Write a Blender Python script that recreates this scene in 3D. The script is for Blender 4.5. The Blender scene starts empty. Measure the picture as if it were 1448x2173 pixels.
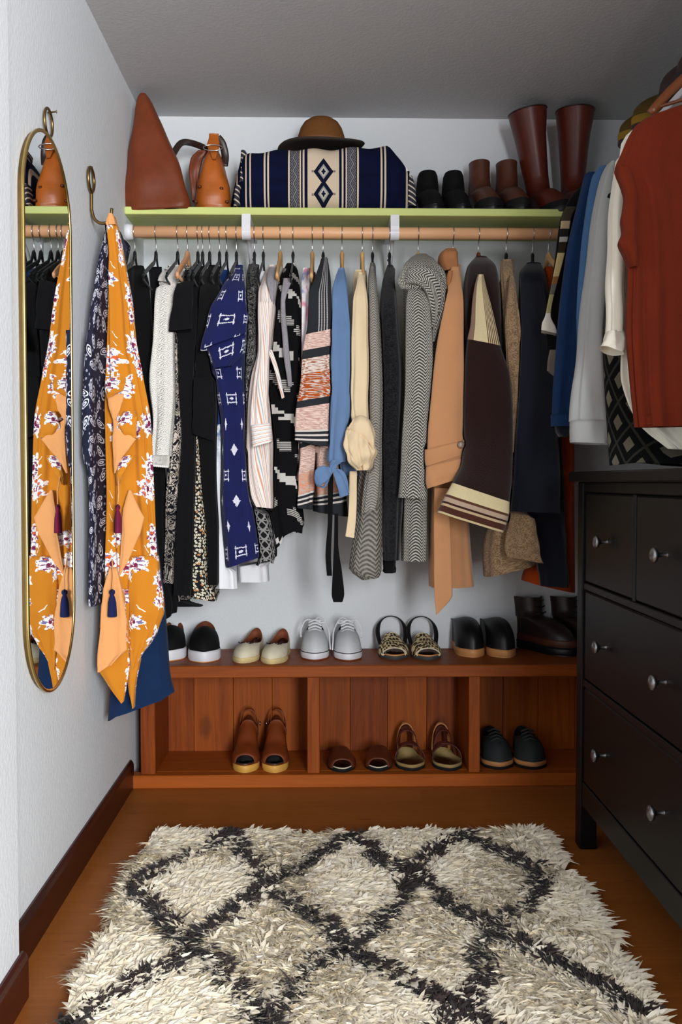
import bpy, math, random
import numpy as np
from mathutils import Vector, Matrix
PI = math.pi
rnd = random.Random(7)
C = bpy.context.scene.collection
SC = bpy.context.scene

# ------------------------------------------------------------------ camera
F, CX, CY, VX, VY, H = 1950.0, 724.0, 1086.5, 685.0, 1020.0, 0.965
pitch = math.atan((CY - VY) / F)
yaw = math.atan((CX - VX) / math.hypot(F, CY - VY))
FW = np.array([math.sin(yaw) * math.cos(pitch), math.cos(yaw) * math.cos(pitch), -math.sin(pitch)])
RT = np.array([math.cos(yaw), -math.sin(yaw), 0.0])
UP = np.cross(RT, FW)
CAM = np.array([0.0, 0.0, H])


def atY(x, y, Y):
    d = FW + RT * ((x - CX) / F) - UP * ((y - CY) / F)
    return CAM + d * (Y / d[1])


def atZ(x, y, Z):
    d = FW + RT * ((x - CX) / F) - UP * ((y - CY) / F)
    return CAM + d * ((Z - H) / d[2])


def atX(x, y, X):
    d = FW + RT * ((x - CX) / F) - UP * ((y - CY) / F)
    return CAM + d * (X / d[0])


cam = bpy.data.cameras.new('camera')
cam.sensor_fit = 'VERTICAL'
cam.sensor_height = 24.0
cam.lens = F / 2173.0 * 24.0
cam_o = bpy.data.objects.new('camera', cam)
C.objects.link(cam_o)
m3 = Matrix((tuple(RT), tuple(UP), tuple(-FW))).transposed()
cam_o.matrix_world = Matrix.Translation(Vector(CAM)) @ m3.to_4x4()
SC.camera = cam_o

# ------------------------------------------------------------------ light
world = bpy.data.worlds.new('world')
SC.world = world
world.use_nodes = True
world.node_tree.nodes['Background'].inputs[0].default_value = (0.80, 0.88, 1.0, 1)
world.node_tree.nodes['Background'].inputs[1].default_value = 0.07


def area(name, loc, target, sx, sy, power, color):
    l = bpy.data.lights.new(name, 'AREA')
    l.shape = 'RECTANGLE'
    l.size, l.size_y = sx, sy
    l.energy = power
    l.color = color
    o = bpy.data.objects.new(name, l)
    C.objects.link(o)
    o.location = loc
    o.rotation_euler = (Vector(target) - Vector(loc)).to_track_quat('-Z', 'Y').to_euler()
    return o


area('bedroom_window_offscreen', (1.35, -2.40, 1.30), (-0.45, 2.8, 0.95), 1.5, 1.6, 150, (0.95, 0.98, 1.0))
SC.view_settings.view_transform = 'Standard'
SC.view_settings.look = 'None'
SC.view_settings.gamma = 1.0
SC.view_settings.use_curve_mapping = False
SC.view_settings.exposure = 1.42

# ------------------------------------------------------------------ node helpers


def lin(c):
    r = []
    for v in c[:3]:
        v = v / 255.0
        r.append(v / 12.92 if v <= 0.04045 else ((v + 0.055) / 1.055) ** 2.4)
    return (r[0], r[1], r[2], 1.0)


class S:
    """a socket that can be computed with"""
    def __init__(self, t, s): self.t, self.s = t, s
    def _m(self, op, b=None, c=None, clamp=False):
        n = self.t.nodes.new('ShaderNodeMath'); n.operation = op; n.use_clamp = clamp
        for i, v in enumerate((self, b, c)):
            if v is None: continue
            if isinstance(v, S): self.t.links.new(v.s, n.inputs[i])
            else: n.inputs[i].default_value = v
        return S(self.t, n.outputs[0])
    def __add__(s, b): return s._m('ADD', b)
    __radd__ = __add__
    def __sub__(s, b): return s._m('SUBTRACT', b)
    def __rsub__(s, b): return (s * -1.0) + b
    def __mul__(s, b): return s._m('MULTIPLY', b)
    __rmul__ = __mul__
    def __truediv__(s, b): return s._m('DIVIDE', b)
    def lt(s, b): return s._m('LESS_THAN', b)
    def gt(s, b): return s._m('GREATER_THAN', b)
    def frac(s): return s._m('FRACT')
    def floor(s): return s._m('FLOOR')
    def abs(s): return s._m('ABSOLUTE')
    def sin(s): return s._m('SINE')
    def cos(s): return s._m('COSINE')
    def sqrt(s): return s._m('SQRT')
    def pow(s, e): return s._m('POWER', e)
    def max(s, b): return s._m('MAXIMUM', b)
    def min(s, b): return s._m('MINIMUM', b)
    def atan2(s, b): return s._m('ARCTAN2', b)
    def pingpong(s, b): return s._m('PINGPONG', b)
    def smooth(s, a, b):
        n = s.t.nodes.new('ShaderNodeMapRange'); n.interpolation_type = 'SMOOTHSTEP'
        s.t.links.new(s.s, n.inputs[0]); n.inputs[1].default_value = a; n.inputs[2].default_value = b
        return S(s.t, n.outputs[0])


class Mat:
    def __init__(self, name, rough=0.85, spec=0.25, metal=0.0, sheen=0.0):
        self.m = bpy.data.materials.new(name); self.m.use_nodes = True
        self.t = self.m.node_tree
        self.b = self.t.nodes['Principled BSDF']
        self.b.inputs['Roughness'].default_value = rough
        self.b.inputs['Specular IOR Level'].default_value = spec
        self.b.inputs['Metallic'].default_value = metal
        if sheen:
            self.b.inputs['Sheen Weight'].default_value = sheen
            self.b.inputs['Sheen Roughness'].default_value = 0.6
    def sep(self, vec):
        n = self.t.nodes.new('ShaderNodeSeparateXYZ'); self.t.links.new(vec, n.inputs[0])
        return S(self.t, n.outputs[0]), S(self.t, n.outputs[1]), S(self.t, n.outputs[2])
    def uv(self, layer='UVMap'):
        n = self.t.nodes.new('ShaderNodeUVMap'); n.uv_map = layer
        x, y, z = self.sep(n.outputs[0]); return x, y
    def obj(self):
        n = self.t.nodes.new('ShaderNodeTexCoord'); return self.sep(n.outputs['Object'])
    def comb(self, x, y, z=0.0):
        n = self.t.nodes.new('ShaderNodeCombineXYZ')
        for i, v in enumerate((x, y, z)):
            if isinstance(v, S): self.t.links.new(v.s, n.inputs[i])
            else: n.inputs[i].default_value = v
        return n.outputs[0]
    def noise(self, vec, scale, detail=2.0, rough=0.5, dist=0.0):
        n = self.t.nodes.new('ShaderNodeTexNoise'); self.t.links.new(vec, n.inputs['Vector'])
        n.inputs['Scale'].default_value = scale; n.inputs['Detail'].default_value = detail
        n.inputs['Roughness'].default_value = rough; n.inputs['Distortion'].default_value = dist
        return S(self.t, n.outputs[0])
    def vor(self, vec, scale, rand=1.0, dim='2D', feature='F1'):
        n = self.t.nodes.new('ShaderNodeTexVoronoi'); n.voronoi_dimensions = dim; n.feature = feature
        self.t.links.new(vec, n.inputs['Vector'])
        n.inputs['Scale'].default_value = scale; n.inputs['Randomness'].default_value = rand
        return n
    def cell(self, u, v, scale, rand=1.0):
        """local coordinates, radius, angle and two random numbers of a scattered motif"""
        vec = self.comb(u * scale, v * scale)
        n = self.vor(vec, 1.0, rand)
        px, py, _ = self.sep(n.outputs['Position'])
        r1, r2, r3 = self.sep(n.outputs['Color'])
        dx, dy = u * scale - px, v * scale - py
        r = (dx * dx + dy * dy).sqrt()
        return dx, dy, r, dy.atan2(dx), r1, r2, r3
    def mix(self, f, a, b):
        n = self.t.nodes.new('ShaderNodeMix'); n.data_type = 'RGBA'
        ins = [n.inputs['Factor'], [i for i in n.inputs if i.name == 'A' and i.type == 'RGBA'][0], [i for i in n.inputs if i.name == 'B' and i.type == 'RGBA'][0]]
        for i, v in zip(ins, (f, a, b)):
            if isinstance(v, S): self.t.links.new(v.s, i)
            elif isinstance(v, tuple): i.default_value = v if len(v) == 4 else lin(v)
            elif isinstance(v, (int, float)): i.default_value = v
            else: self.t.links.new(v, i)
        return [o for o in n.outputs if o.type == 'RGBA'][0]
    def ramp(self, fac, stops, interp='CONSTANT'):
        n = self.t.nodes.new('ShaderNodeValToRGB'); self.t.links.new(fac.s, n.inputs[0])
        cr = n.color_ramp; cr.interpolation = interp
        while len(cr.elements) < len(stops): cr.elements.new(0.5)
        for e, (p, c) in zip(cr.elements, stops): e.position = p; e.color = lin(c)
        return n.outputs[0]
    def color(self, c):
        if isinstance(c, tuple): self.b.inputs['Base Color'].default_value = c if len(c) == 4 else lin(c)
        else: self.t.links.new(c, self.b.inputs['Base Color'])
        return self
    def rough(self, s): self.t.links.new(s.s, self.b.inputs['Roughness']); return self
    def bump(self, h, strength=0.4, dist=0.002):
        n = self.t.nodes.new('ShaderNodeBump'); n.inputs['Strength'].default_value = strength
        n.inputs['Distance'].default_value = dist
        self.t.links.new(h.s, n.inputs['Height']); self.t.links.new(n.outputs[0], self.b.inputs['Normal'])
        return self


def cloth(name, c, var=0.15, rough=0.9, weave=700, sheen=0.04, bump=0.25, spec=0.10):
    M = Mat(name, rough, spec, sheen=sheen)
    x, y, z = M.obj(); v = M.comb(x, y, z)
    n = M.noise(v, 18, 3); n2 = M.noise(v, weave, 1)
    dk = tuple(int(k * (1 - var)) for k in c); lt_ = tuple(min(255, int(k * (1 + var * 0.6))) for k in c)
    M.color(M.mix(n * 0.5 + n2 * 0.5, dk, lt_)); M.bump(n2, bump, 0.001)
    return M.m


def plain(name, c, rough=0.5, spec=0.4, metal=0.0, var=0.1, scale=30, bump=0.0):
    M = Mat(name, rough, spec, metal)
    x, y, z = M.obj(); v = M.comb(x, y, z)
    n = M.noise(v, scale, 4)
    M.color(M.mix(n, tuple(int(k * (1 - var)) for k in c), tuple(min(255, int(k * (1 + var))) for k in c)))
    if bump: M.bump(n, bump, 0.002)
    return M.m

# ------------------------------------------------------------------ mesh helpers


def tag(o, label=None, cat=None, group=None, kind=None):
    if label: o['label'] = label
    if cat: o['category'] = cat
    if group: o['group'] = group
    if kind: o['kind'] = kind
    return o


def thing(name, label, cat, loc=(0, 0, 0), group=None):
    o = bpy.data.objects.new(name, None); C.objects.link(o)
    o.empty_display_size = 0.05
    o.location = loc
    return tag(o, label, cat, group)


def build(name, V, Fc, mat, parent=None, smooth=True, uvs=None, band=None, sharp=None):
    """link one mesh; V in world coordinates, or in the parent's own"""
    V = np.asarray(V, float)
    off = np.array(parent.location) if parent is not None else np.zeros(3)
    p = parent
    if parent is not None and parent.parent is not None: off = off + np.array(parent.parent.location)
    me = bpy.data.meshes.new(name)
    me.from_pydata((V - off).tolist(), [], [list(map(int, f)) for f in Fc])
    if smooth: me.polygons.foreach_set('use_smooth', [True] * len(me.polygons))
    li = None
    for lay, data in (('UVMap', uvs), ('Band', band)):
        if data is None: continue
        l = me.uv_layers.new(name=lay)
        d = np.asarray(data, float)
        if li is None:
            li = np.zeros(len(me.loops), int); me.loops.foreach_get('vertex_index', li)
        l.data.foreach_set('uv', d[li].ravel() if len(d) == len(V) else d.ravel())
    if mat is not None: me.materials.append(mat)
    me.update()
    if sharp: me.set_sharp_from_angle(angle=math.radians(sharp))
    o = bpy.data.objects.new(name, me); C.objects.link(o)
    if parent is not None: o.parent = parent
    return o


BOXF = [(0, 3, 2, 1), (4, 5, 6, 7), (0, 1, 5, 4), (1, 2, 6, 5), (2, 3, 7, 6), (3, 0, 4, 7)]


def boxmesh(x0, x1, y0, y1, z0, z1, b=0.0):
    """a box, its edges chamfered by b"""
    if b <= 0:
        V = [(x0, y0, z0), (x1, y0, z0), (x1, y1, z0), (x0, y1, z0), (x0, y0, z1), (x1, y0, z1), (x1, y1, z1), (x0, y1, z1)]
        return V, BOXF
    V, Fc = [], []
    zs = [(z0, b), (z0 + b, 0), (z1 - b, 0), (z1, b)]
    for z, i in zs:
        xa, xb, ya, yb = x0 + i, x1 - i, y0 + i, y1 - i
        c = b * 0.999 if i == 0 else b * 0.3
        V += [(xa + c, ya, z), (xb - c, ya, z), (xb, ya + c, z), (xb, yb - c, z), (xb - c, yb, z), (xa + c, yb, z), (xa, yb - c, z), (xa, ya + c, z)]
    for k in range(3):
        for i in range(8):
            j = (i + 1) % 8
            Fc.append((k * 8 + i, k * 8 + j, k * 8 + 8 + j, k * 8 + 8 + i))
    Fc.append(tuple(range(7, -1, -1))); Fc.append(tuple(range(24, 32)))
    return V, Fc


def box(name, x0, x1, y0, y1, z0, z1, mat, parent=None, b=0.0):
    V, Fc = boxmesh(x0, x1, y0, y1, z0, z1, b)
    return build(name, V, Fc, mat, parent, smooth=False)


def tubemesh(pts, rad, n=10, flat=(1, 1), closed=False, updir=None):
    pts = [Vector(p) for p in pts]
    m = len(pts)
    rad = rad if isinstance(rad, (list, tuple)) else [rad] * m
    V, Fc = [], []
    prev = None
    for i, p in enumerate(pts):
        if closed: t = pts[(i + 1) % m] - pts[i - 1]
        else: t = pts[min(i + 1, m - 1)] - pts[max(i - 1, 0)]
        t.normalize()
        if updir is not None: a = Vector(updir) - t * Vector(updir).dot(t)
        elif prev is None:
            a = Vector((0, 0, 1)) if abs(t.z) < 0.9 else Vector((1, 0, 0)); a = a - t * a.dot(t)
        else: a = prev - t * prev.dot(t)
        a.normalize(); prev = a
        bb = t.cross(a)
        for k in range(n):
            th = 2 * PI * k / n
            V.append(tuple(p + a * (math.cos(th) * rad[i] * flat[0]) + bb * (math.sin(th) * rad[i] * flat[1])))
    for i in range(m if closed else m - 1):
        for k in range(n):
            a0, a1 = i * n + k, i * n + (k + 1) % n
            j = (i + 1) % m
            Fc.append((a0, a1, j * n + (k + 1) % n, j * n + k))
    if not closed:
        Fc.append(tuple(range(n - 1, -1, -1))); Fc.append(tuple(range((m - 1) * n, m * n)))
    return V, Fc


def tube(name, pts, rad, mat, parent=None, n=10, flat=(1, 1), closed=False, updir=None):
    V, Fc = tubemesh(pts, rad, n, flat, closed, updir)
    return build(name, V, Fc, mat, parent)


def join(parts):
    V, Fc = [], []
    for v, f in parts:
        o = len(V); V += list(v); Fc += [tuple(i + o for i in q) for q in f]
    return V, Fc


def curve(P, m):
    """m points along a Catmull-Rom curve through P"""
    P = np.asarray(P, float)
    n = len(P)
    if n < 3: return np.array([P[0] + (P[-1] - P[0]) * t for t in np.linspace(0, 1, m)])
    out = []
    for t in np.linspace(0, n - 1, m):
        i = min(int(t), n - 2); f = t - i
        p0, p1, p2, p3 = P[max(i - 1, 0)], P[i], P[i + 1], P[min(i + 2, n - 1)]
        out.append(0.5 * ((2 * p1) + (p2 - p0) * f + (2 * p0 - 5 * p1 + 4 * p2 - p3) * f * f + (3 * p1 - p0 - 3 * p2 + p3) * f ** 3))
    return np.array(out)


def pchip(xs, ys, xq):
    xs, ys = np.asarray(xs, float), np.asarray(ys, float)
    h = np.diff(xs); d = np.diff(ys, axis=0) / h[:, None]
    m = np.zeros_like(ys)
    m[0], m[-1] = d[0], d[-1]
    for i in range(1, len(xs) - 1):
        s = d[i - 1] * d[i] > 0
        w1, w2 = 2 * h[i] + h[i - 1], h[i] + 2 * h[i - 1]
        with np.errstate(all='ignore'):
            v = (w1 + w2) / (w1 / d[i - 1] + w2 / d[i])
        m[i] = np.where(s, v, 0)
    out = []
    for q in xq:
        i = int(np.clip(np.searchsorted(xs, q) - 1, 0, len(xs) - 2))
        t = (q - xs[i]) / h[i]
        out.append((2 * t ** 3 - 3 * t * t + 1) * ys[i] + (t ** 3 - 2 * t * t + t) * h[i] * m[i] + (-2 * t ** 3 + 3 * t * t) * ys[i + 1] + (t ** 3 - t * t) * h[i] * m[i + 1])
    return np.array(out)


ROD_Y, ROD_Z = 2.88, 1.733
YMAX = [None]      # how far back a sleeve in front of the other clothes may reach


def loft(name, rows, mat, parent=None, Yf=None, depth=None, hx=None, fold=0.004, k=3, m=44, n=40, seed=None, rounded=0.62, taper=0.35, thick=True, hem=0.0, caps=False, sharp=False):
    """cloth swept down through rows of (y, xl, xr[, Y]) or (xl, yl, xr, yr, Y): where the two outlines pass,
    and at what distance Y the front of the cloth hangs there. depth: how far it reaches back; None = hung over the
    rod, as far behind it as in front."""
    if depth is None: n = max(n, 80); m = max(m, 60)
    R = random.Random(seed if seed is not None else sum(ord(c) * (i + 3) for i, c in enumerate(name)) + int(rows[0][1] * 7))
    y0 = rows[0][0] if len(rows[0]) < 5 else rows[0][1]
    L, Rr, T, YB = [], [], [], []
    for r in rows:
        if len(r) == 5: xl, yl, xr, yr, Y = r
        else:
            yl = yr = r[0]; xl, xr = r[1], r[2]
            Y = r[3] if len(r) > 3 else None
        if Y is None:
            if depth is None: Y = (ROD_Y - 0.05) - (ROD_Y - 0.05 - (Yf or 2.68)) * min(1, max(0, (min(yl, yr) - y0) / 75.0))
            else: Y = Yf
        L.append(np.append(atY(xl, yl, Y), yl)); Rr.append(np.append(atY(xr, yr, Y), yr))
    mid = [(a + b) / 2 for a, b in zip(L, Rr)]
    T = [0.0]
    for a, b in zip(mid[:-1], mid[1:]): T.append(T[-1] + max(1e-3, np.linalg.norm((a - b)[:3])))
    q = np.linspace(0, T[-1], m)
    q = np.unique(np.concatenate([q, T]))
    if sharp:
        L_, R_ = np.array(L), np.array(Rr)
        A = np.stack([np.interp(q, T, L_[:, j]) for j in range(4)], 1); B = np.stack([np.interp(q, T, R_[:, j]) for j in range(4)], 1)
    else: A, B = pchip(T, L, q), pchip(T, Rr, q)
    m = len(q)
    sh = 0.0
    if hx is not None:
        X0 = atY(hx, 493, ROD_Y)[0]
        j = min(m - 1, int(m * 0.12))
        sh = X0 - (A[j, 0] + B[j, 0]) / 2
    ph = [R.uniform(0, 6.28) for _ in range(6)]
    V, UVs, BD = [], [], []
    per = np.mean([2 * np.linalg.norm(b[:3] - a[:3]) * 1.1 + 2 * (0.1 if depth is None else depth) * 0.8 for a, b in zip(A, B)])
    for i in range(m):
        a, b = A[i], B[i]
        c = (a + b) / 2
        half = (b - a)[:3] / 2
        hw = np.linalg.norm(half)
        Yq = c[1]
        dp = min(0.40, max(0.03, 2 * (ROD_Y - Yq))) if depth is None else depth
        if depth is not None and YMAX[0] and Yf is not None and Yf < 2.675: dp = min(depth, max(0.02, YMAX[0] - Yq))
        fr = min(dp * 0.45, hw * 1.0 if depth is None else max(dp * 0.4, 0.004))
        v = q[i] / T[-1]
        amp = fold * (0.25 + 0.75 * v) * min(1.0, hw / 0.02)
        for kk in range(n):
            th = 2 * PI * kk / n + PI / 2          # starts at the back seam
            cs, sn = math.cos(th), math.sin(th)
            ex = math.copysign(abs(cs) ** rounded, cs)
            es = abs(sn) ** rounded
            if sn < 0: yy = fr * (1 - es); tx = 1.0
            else:
                es = abs(sn) ** (1.0 if depth is None else rounded)
                yy = fr + (dp - fr) * es
                bk = (min(1.0, 0.010 / max(hw, 1e-4)) if depth is None else 1.0 - taper)
                tx = 1.0 + (bk - 1.0) * min(1.0, es * 1.6) if depth is None else 1.0 - taper * es
            d = amp * (math.sin(k * th + ph[0] + 0.9 * math.sin(v * 3.1 + ph[1])) + 0.55 * math.sin((2 * k + 1) * th + ph[2] + 1.3 * math.sin(v * 4.7 + ph[3])))
            d += amp * 0.5 * math.sin(v * 17 + ph[4] + 2 * cs)
            p = c[:3] + half * (ex * tx) + np.array([0, yy, 0])
            p = p + np.array([cs * d * 0.8, sn * d if sn < 0 else 0.3 * sn * d, 0])
            if sh: p[0] += sh * min(1.0, max(0.0, (p[1] - Yq) / max(0.05, ROD_Y - Yq)))
            if hem and v > 0.8: p[2] += hem * (v - 0.8) / 0.2 * math.sin(k * th + ph[5])
            V.append(p)
            UVs.append(((kk / n - 0.5) * per, -q[i]))
            BD.append((0.5 + 0.5 * ex, (c[3]) / 2173.0))
    Fc, fu, fb = [], [], []
    for i in range(m - 1):
        for kk in range(n):
            k2 = (kk + 1) % n
            f = (i * n + kk, i * n + k2, (i + 1) * n + k2, (i + 1) * n + kk)
            Fc.append(f)
            for idx, wrap in zip(f, (0, k2 == 0, k2 == 0, 0)):
                u_, v_ = UVs[idx]
                fu.append((u_ + (per if wrap else 0), v_)); fb.append(BD[idx])
    # close the top
    top = tuple(range(n)); Fc.append(top)
    fu += [UVs[i] for i in top]; fb += [BD[i] for i in top]
    if caps:
        bot = tuple(range(m * n - 1, (m - 1) * n - 1, -1)); Fc.append(bot)
        fu += [UVs[i] for i in bot]; fb += [BD[i] for i in bot]
    return build(name, V, Fc, mat, parent, True, fu, fb)


def lathe(name, prof, mat, parent=None, n=32, center=(0, 0, 0), sx=1.0, sy=1.0, fn=None):
    V, Fc = [], []
    for r, z in prof:
        for kk in range(n):
            th = 2 * PI * kk / n
            p = [center[0] + r * sx * math.cos(th), center[1] + r * sy * math.sin(th), center[2] + z]
            if fn: p = fn(p, r, th)
            V.append(p)
    for i in range(len(prof) - 1):
        for kk in range(n):
            k2 = (kk + 1) % n
            Fc.append((i * n + kk, i * n + k2, (i + 1) * n + k2, (i + 1) * n + kk))
    Fc.append(tuple(range(n - 1, -1, -1))); Fc.append(tuple(range((len(prof) - 1) * n, len(prof) * n)))
    return build(name, V, Fc, mat, parent)


def copy_thing(o, loc=None, rz=None, label=None, group=None):
    c = o.copy(); C.objects.link(c)
    if loc is not None: c.location = loc
    if rz is not None: c.rotation_euler = (0, 0, rz)
    if label: c['label'] = label
    if group: c['group'] = group
    for ch in o.children:
        d = ch.copy(); C.objects.link(d); d.parent = c
        for g in ch.children:
            e = g.copy(); C.objects.link(e); e.parent = d
    return c

# ------------------------------------------------------------------ materials of the setting
def wall_mat(name, c):
    M = Mat(name, 0.7, 0.25)
    x, y, z = M.obj(); v = M.comb(x, y, z)
    n = M.noise(v, 110, 3, 0.55); w = M.noise(v, 3, 2)
    M.color(M.mix(w, tuple(int(k * 0.985) for k in c), c)); M.bump(n, 0.35, 0.003)
    return M.m


def wood(name, dark, light, axis='x', rough=0.4, scale=1.0, knots=0.0, spec=0.4):
    """stained board: long grain along one axis, a few round knots"""
    M = Mat(name, rough, spec)
    info = M.t.nodes.new('ShaderNodeObjectInfo'); r = S(M.t, info.outputs['Random'])
    x, y, z = M.obj()
    a, b, c = {'x': (x, y, z), 'y': (y, x, z), 'z': (z, x, y)}[axis]
    off = r * 31.0
    warp = M.noise(M.comb(a * (1.2 * scale) + off, b * 6.0, c * 6.0), 1.0, 2)
    g = M.noise(M.comb(a * (2.2 * scale) + off, b * 60.0 + warp * 6.0, c * 60.0 + warp * 6.0), 1.0, 4, 0.6)
    fine = M.noise(M.comb(a * 9.0 + off, b * 380.0, c * 380.0), 1.0, 2)
    tone = M.noise(M.comb(a * 0.9 + off, b * 4.0, c * 4.0), 1.0, 1)
    f = (g * 1.0 + fine * 0.3 + tone * 0.5 + r * 0.6 - 0.70)
    col = M.mix(f, dark, light)
    if knots:
        n = M.vor(M.comb(a * 5.0 + off, b * 9.0, c * 9.0), 1.0, 1.0, '3D')
        d = S(M.t, n.outputs['Distance']); cr, cg, cb = M.sep(n.outputs['Color'])
        kn = d.smooth(0.16, 0.05) * cr.gt(1.0 - knots)
        ring = d.smooth(0.30, 0.16) * cr.gt(1.0 - knots) * 0.4
        col = M.mix(kn.max(ring), col, tuple(int(k * 0.35) for k in dark))
    M.color(col); M.bump(g * 0.5 + fine * 0.5, 0.15, 0.001)
    return M.m


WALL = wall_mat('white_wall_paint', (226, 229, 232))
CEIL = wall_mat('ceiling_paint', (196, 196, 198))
BASEB = wood('dark_stained_baseboard', (42, 12, 6), (74, 26, 14), 'y', 0.35)
BENCH_X = wood('orange_pine_along', (112, 48, 10), (172, 88, 26), 'x', 0.5, 1.0, 0.0, 0.2)
BENCH_Z = wood('orange_pine_upright', (98, 36, 6), (176, 90, 22), 'z', 0.5, 1.0, 0.2, 0.2)
ROD_W = wood('pale_pine_rod', (214, 150, 104), (236, 184, 138), 'x', 0.45, 1.0, 0.08)
DRESS = wood('black_brown_stain', (10, 10, 10), (18, 17, 17), 'y', 0.45, 1.0, 0.0, 0.25)
DRESS_Z = wood('black_brown_stain_upright', (10, 10, 10), (18, 17, 17), 'z', 0.45, 1.0, 0.0, 0.25)
WHITE_M = plain('white_painted_metal', (228, 228, 232), 0.4, 0.4, 0, 0.03)
GREEN = plain('lime_green_paint', (204, 214, 130), 0.5, 0.3, 0, 0.05, 6)
CHROME = plain('polished_steel', (205, 205, 208), 0.22, 0.5, 1.0, 0.04)
NICKEL = plain('brushed_nickel', (150, 150, 152), 0.32, 0.5, 1.0, 0.05)
BRASS = plain('brass', (196, 168, 104), 0.28, 0.5, 1.0, 0.08)
BRASS_D = plain('aged_brass', (128, 104, 64), 0.35, 0.5, 1.0, 0.15)


def floor_mat():
    M = Mat('bamboo_floor', 0.42, 0.25)
    x, y, z = M.obj()
    row = (y * 10.6).floor()
    g = M.noise(M.comb(x * 2.0 + row * 3.7, y * 90.0, row), 1.0, 4, 0.6)
    s = M.noise(M.comb(x * 9.0 + row * 5.1, y * 42.0, row), 1.0, 3, 0.55)
    rn = M.noise(M.comb(row * 12.3, row * 4.1, (x * 0.9 + row * 0.37).floor()), 1.0, 0)
    f = g * 0.45 + s * 0.35 + rn * 0.5 - 0.15
    col = M.mix(f, (118, 62, 20), (176, 106, 46))
    spots = M.noise(M.comb(x * 14.0, y * 55.0, row), 1.0, 2).smooth(0.66, 0.76)
    M.color(M.mix(spots * 0.5, col, (92, 40, 14))); M.bump(g, 0.08, 0.001)
    return M.m


FLOOR = floor_mat()

# ------------------------------------------------------------------ the setting
XL, XR, YB, ZC = -0.607, 1.19, 3.16, 2.195


def struct(o): o['kind'] = 'structure'; return o


struct(box('floor', -1.6, 1.6, -1.8, YB + 0.1, -0.05, 0.0, FLOOR))
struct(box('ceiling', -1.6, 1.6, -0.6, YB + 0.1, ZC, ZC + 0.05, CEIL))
struct(box('wall_left', XL - 0.12, XL, 1.60, YB + 0.1, 0, ZC, WALL))
struct(box('wall_near_left', XL - 0.12, -0.563, -0.3, 1.685, 0, ZC, WALL))
struct(box('wall_back', XL, XR, YB, YB + 0.1, 0, ZC, WALL))
struct(box('wall_right', XR, XR + 0.1, -0.3, YB + 0.1, 0, ZC, WALL))

struct(box('wall_light_blocker', 0.80, XR + 0.1, -0.40, -0.30, 0, ZC, WALL))  # unseen wall added behind the camera to keep window light off the right side


def baseboard(name, x0, x1, y0, y1):
    V, Fc = [], []
    prof = [(0, 0), (1, 0), (1, 0.074), (0.75, 0.083), (0.35, 0.088), (0, 0.088)]
    for y in (y0, y1):
        for t, z in prof: V.append((x0 + (x1 - x0) * t, y, z))
    n = len(prof)
    for i in range(n): Fc.append((i, (i + 1) % n, n + (i + 1) % n, n + i))
    Fc += [tuple(range(n - 1, -1, -1)), tuple(range(n, 2 * n))]
    return struct(build(name, V, Fc, BASEB, None, False))


baseboard('baseboard_left', XL, -0.594, 1.69, 2.872)
baseboard('baseboard_near_left', -0.563, -0.550, -0.3, 1.698)

# ------------------------------------------------------------------ shoe bench
bench = thing('shoe_bench', 'long orange-stained pine shoe bench with open compartments against the back wall', 'bench', (0.2, 3.0, 0))
BF, BB = 2.872, 3.152
box('top_board', -0.588, 1.0, BF - 0.012, BB, 0.348, 0.386, BENCH_X, bench, 0.003)
box('plinth', -0.603, 1.0, BF - 0.014, BF + 0.03, 0.0, 0.041, BENCH_X, bench, 0.003)
box('bottom_shelf', -0.575, 0.98, BF + 0.03, BB - 0.028, 0.024, 0.041, BENCH_X, bench, 0.002)
for x0, x1 in ((-0.573, -0.527), (-0.049, -0.010), (0.462, 0.498), (0.955, 0.995)):
    box('upright', x0, x1, BF, BB - 0.026, 0.041, 0.348, BENCH_Z, bench, 0.002)
seams = [-0.575, -0.44, -0.306, -0.173, -0.04, 0.094, 0.222, 0.357, 0.49, 0.62, 0.741, 0.87, 0.98]
for i, (a, b) in enumerate(zip(seams[:-1], seams[1:])):
    d = (0.0, 0.003, 0.001, 0.002)[i % 4]
    box('back_plank', a + 0.0004, b - 0.0004, 3.126 - d, 3.150, 0.03, 0.348, BENCH_Z, bench, 0.0012)

# ------------------------------------------------------------------ shelf, rod and brackets
sh = thing('wall_shelf', 'lime green shelf board across the back wall above the rod', 'shelf', (0.2, 3.0, 1.78))
box('board', XL, XR, 2.862, YB, 1.783, 1.806, GREEN, sh, 0.002)

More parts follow.
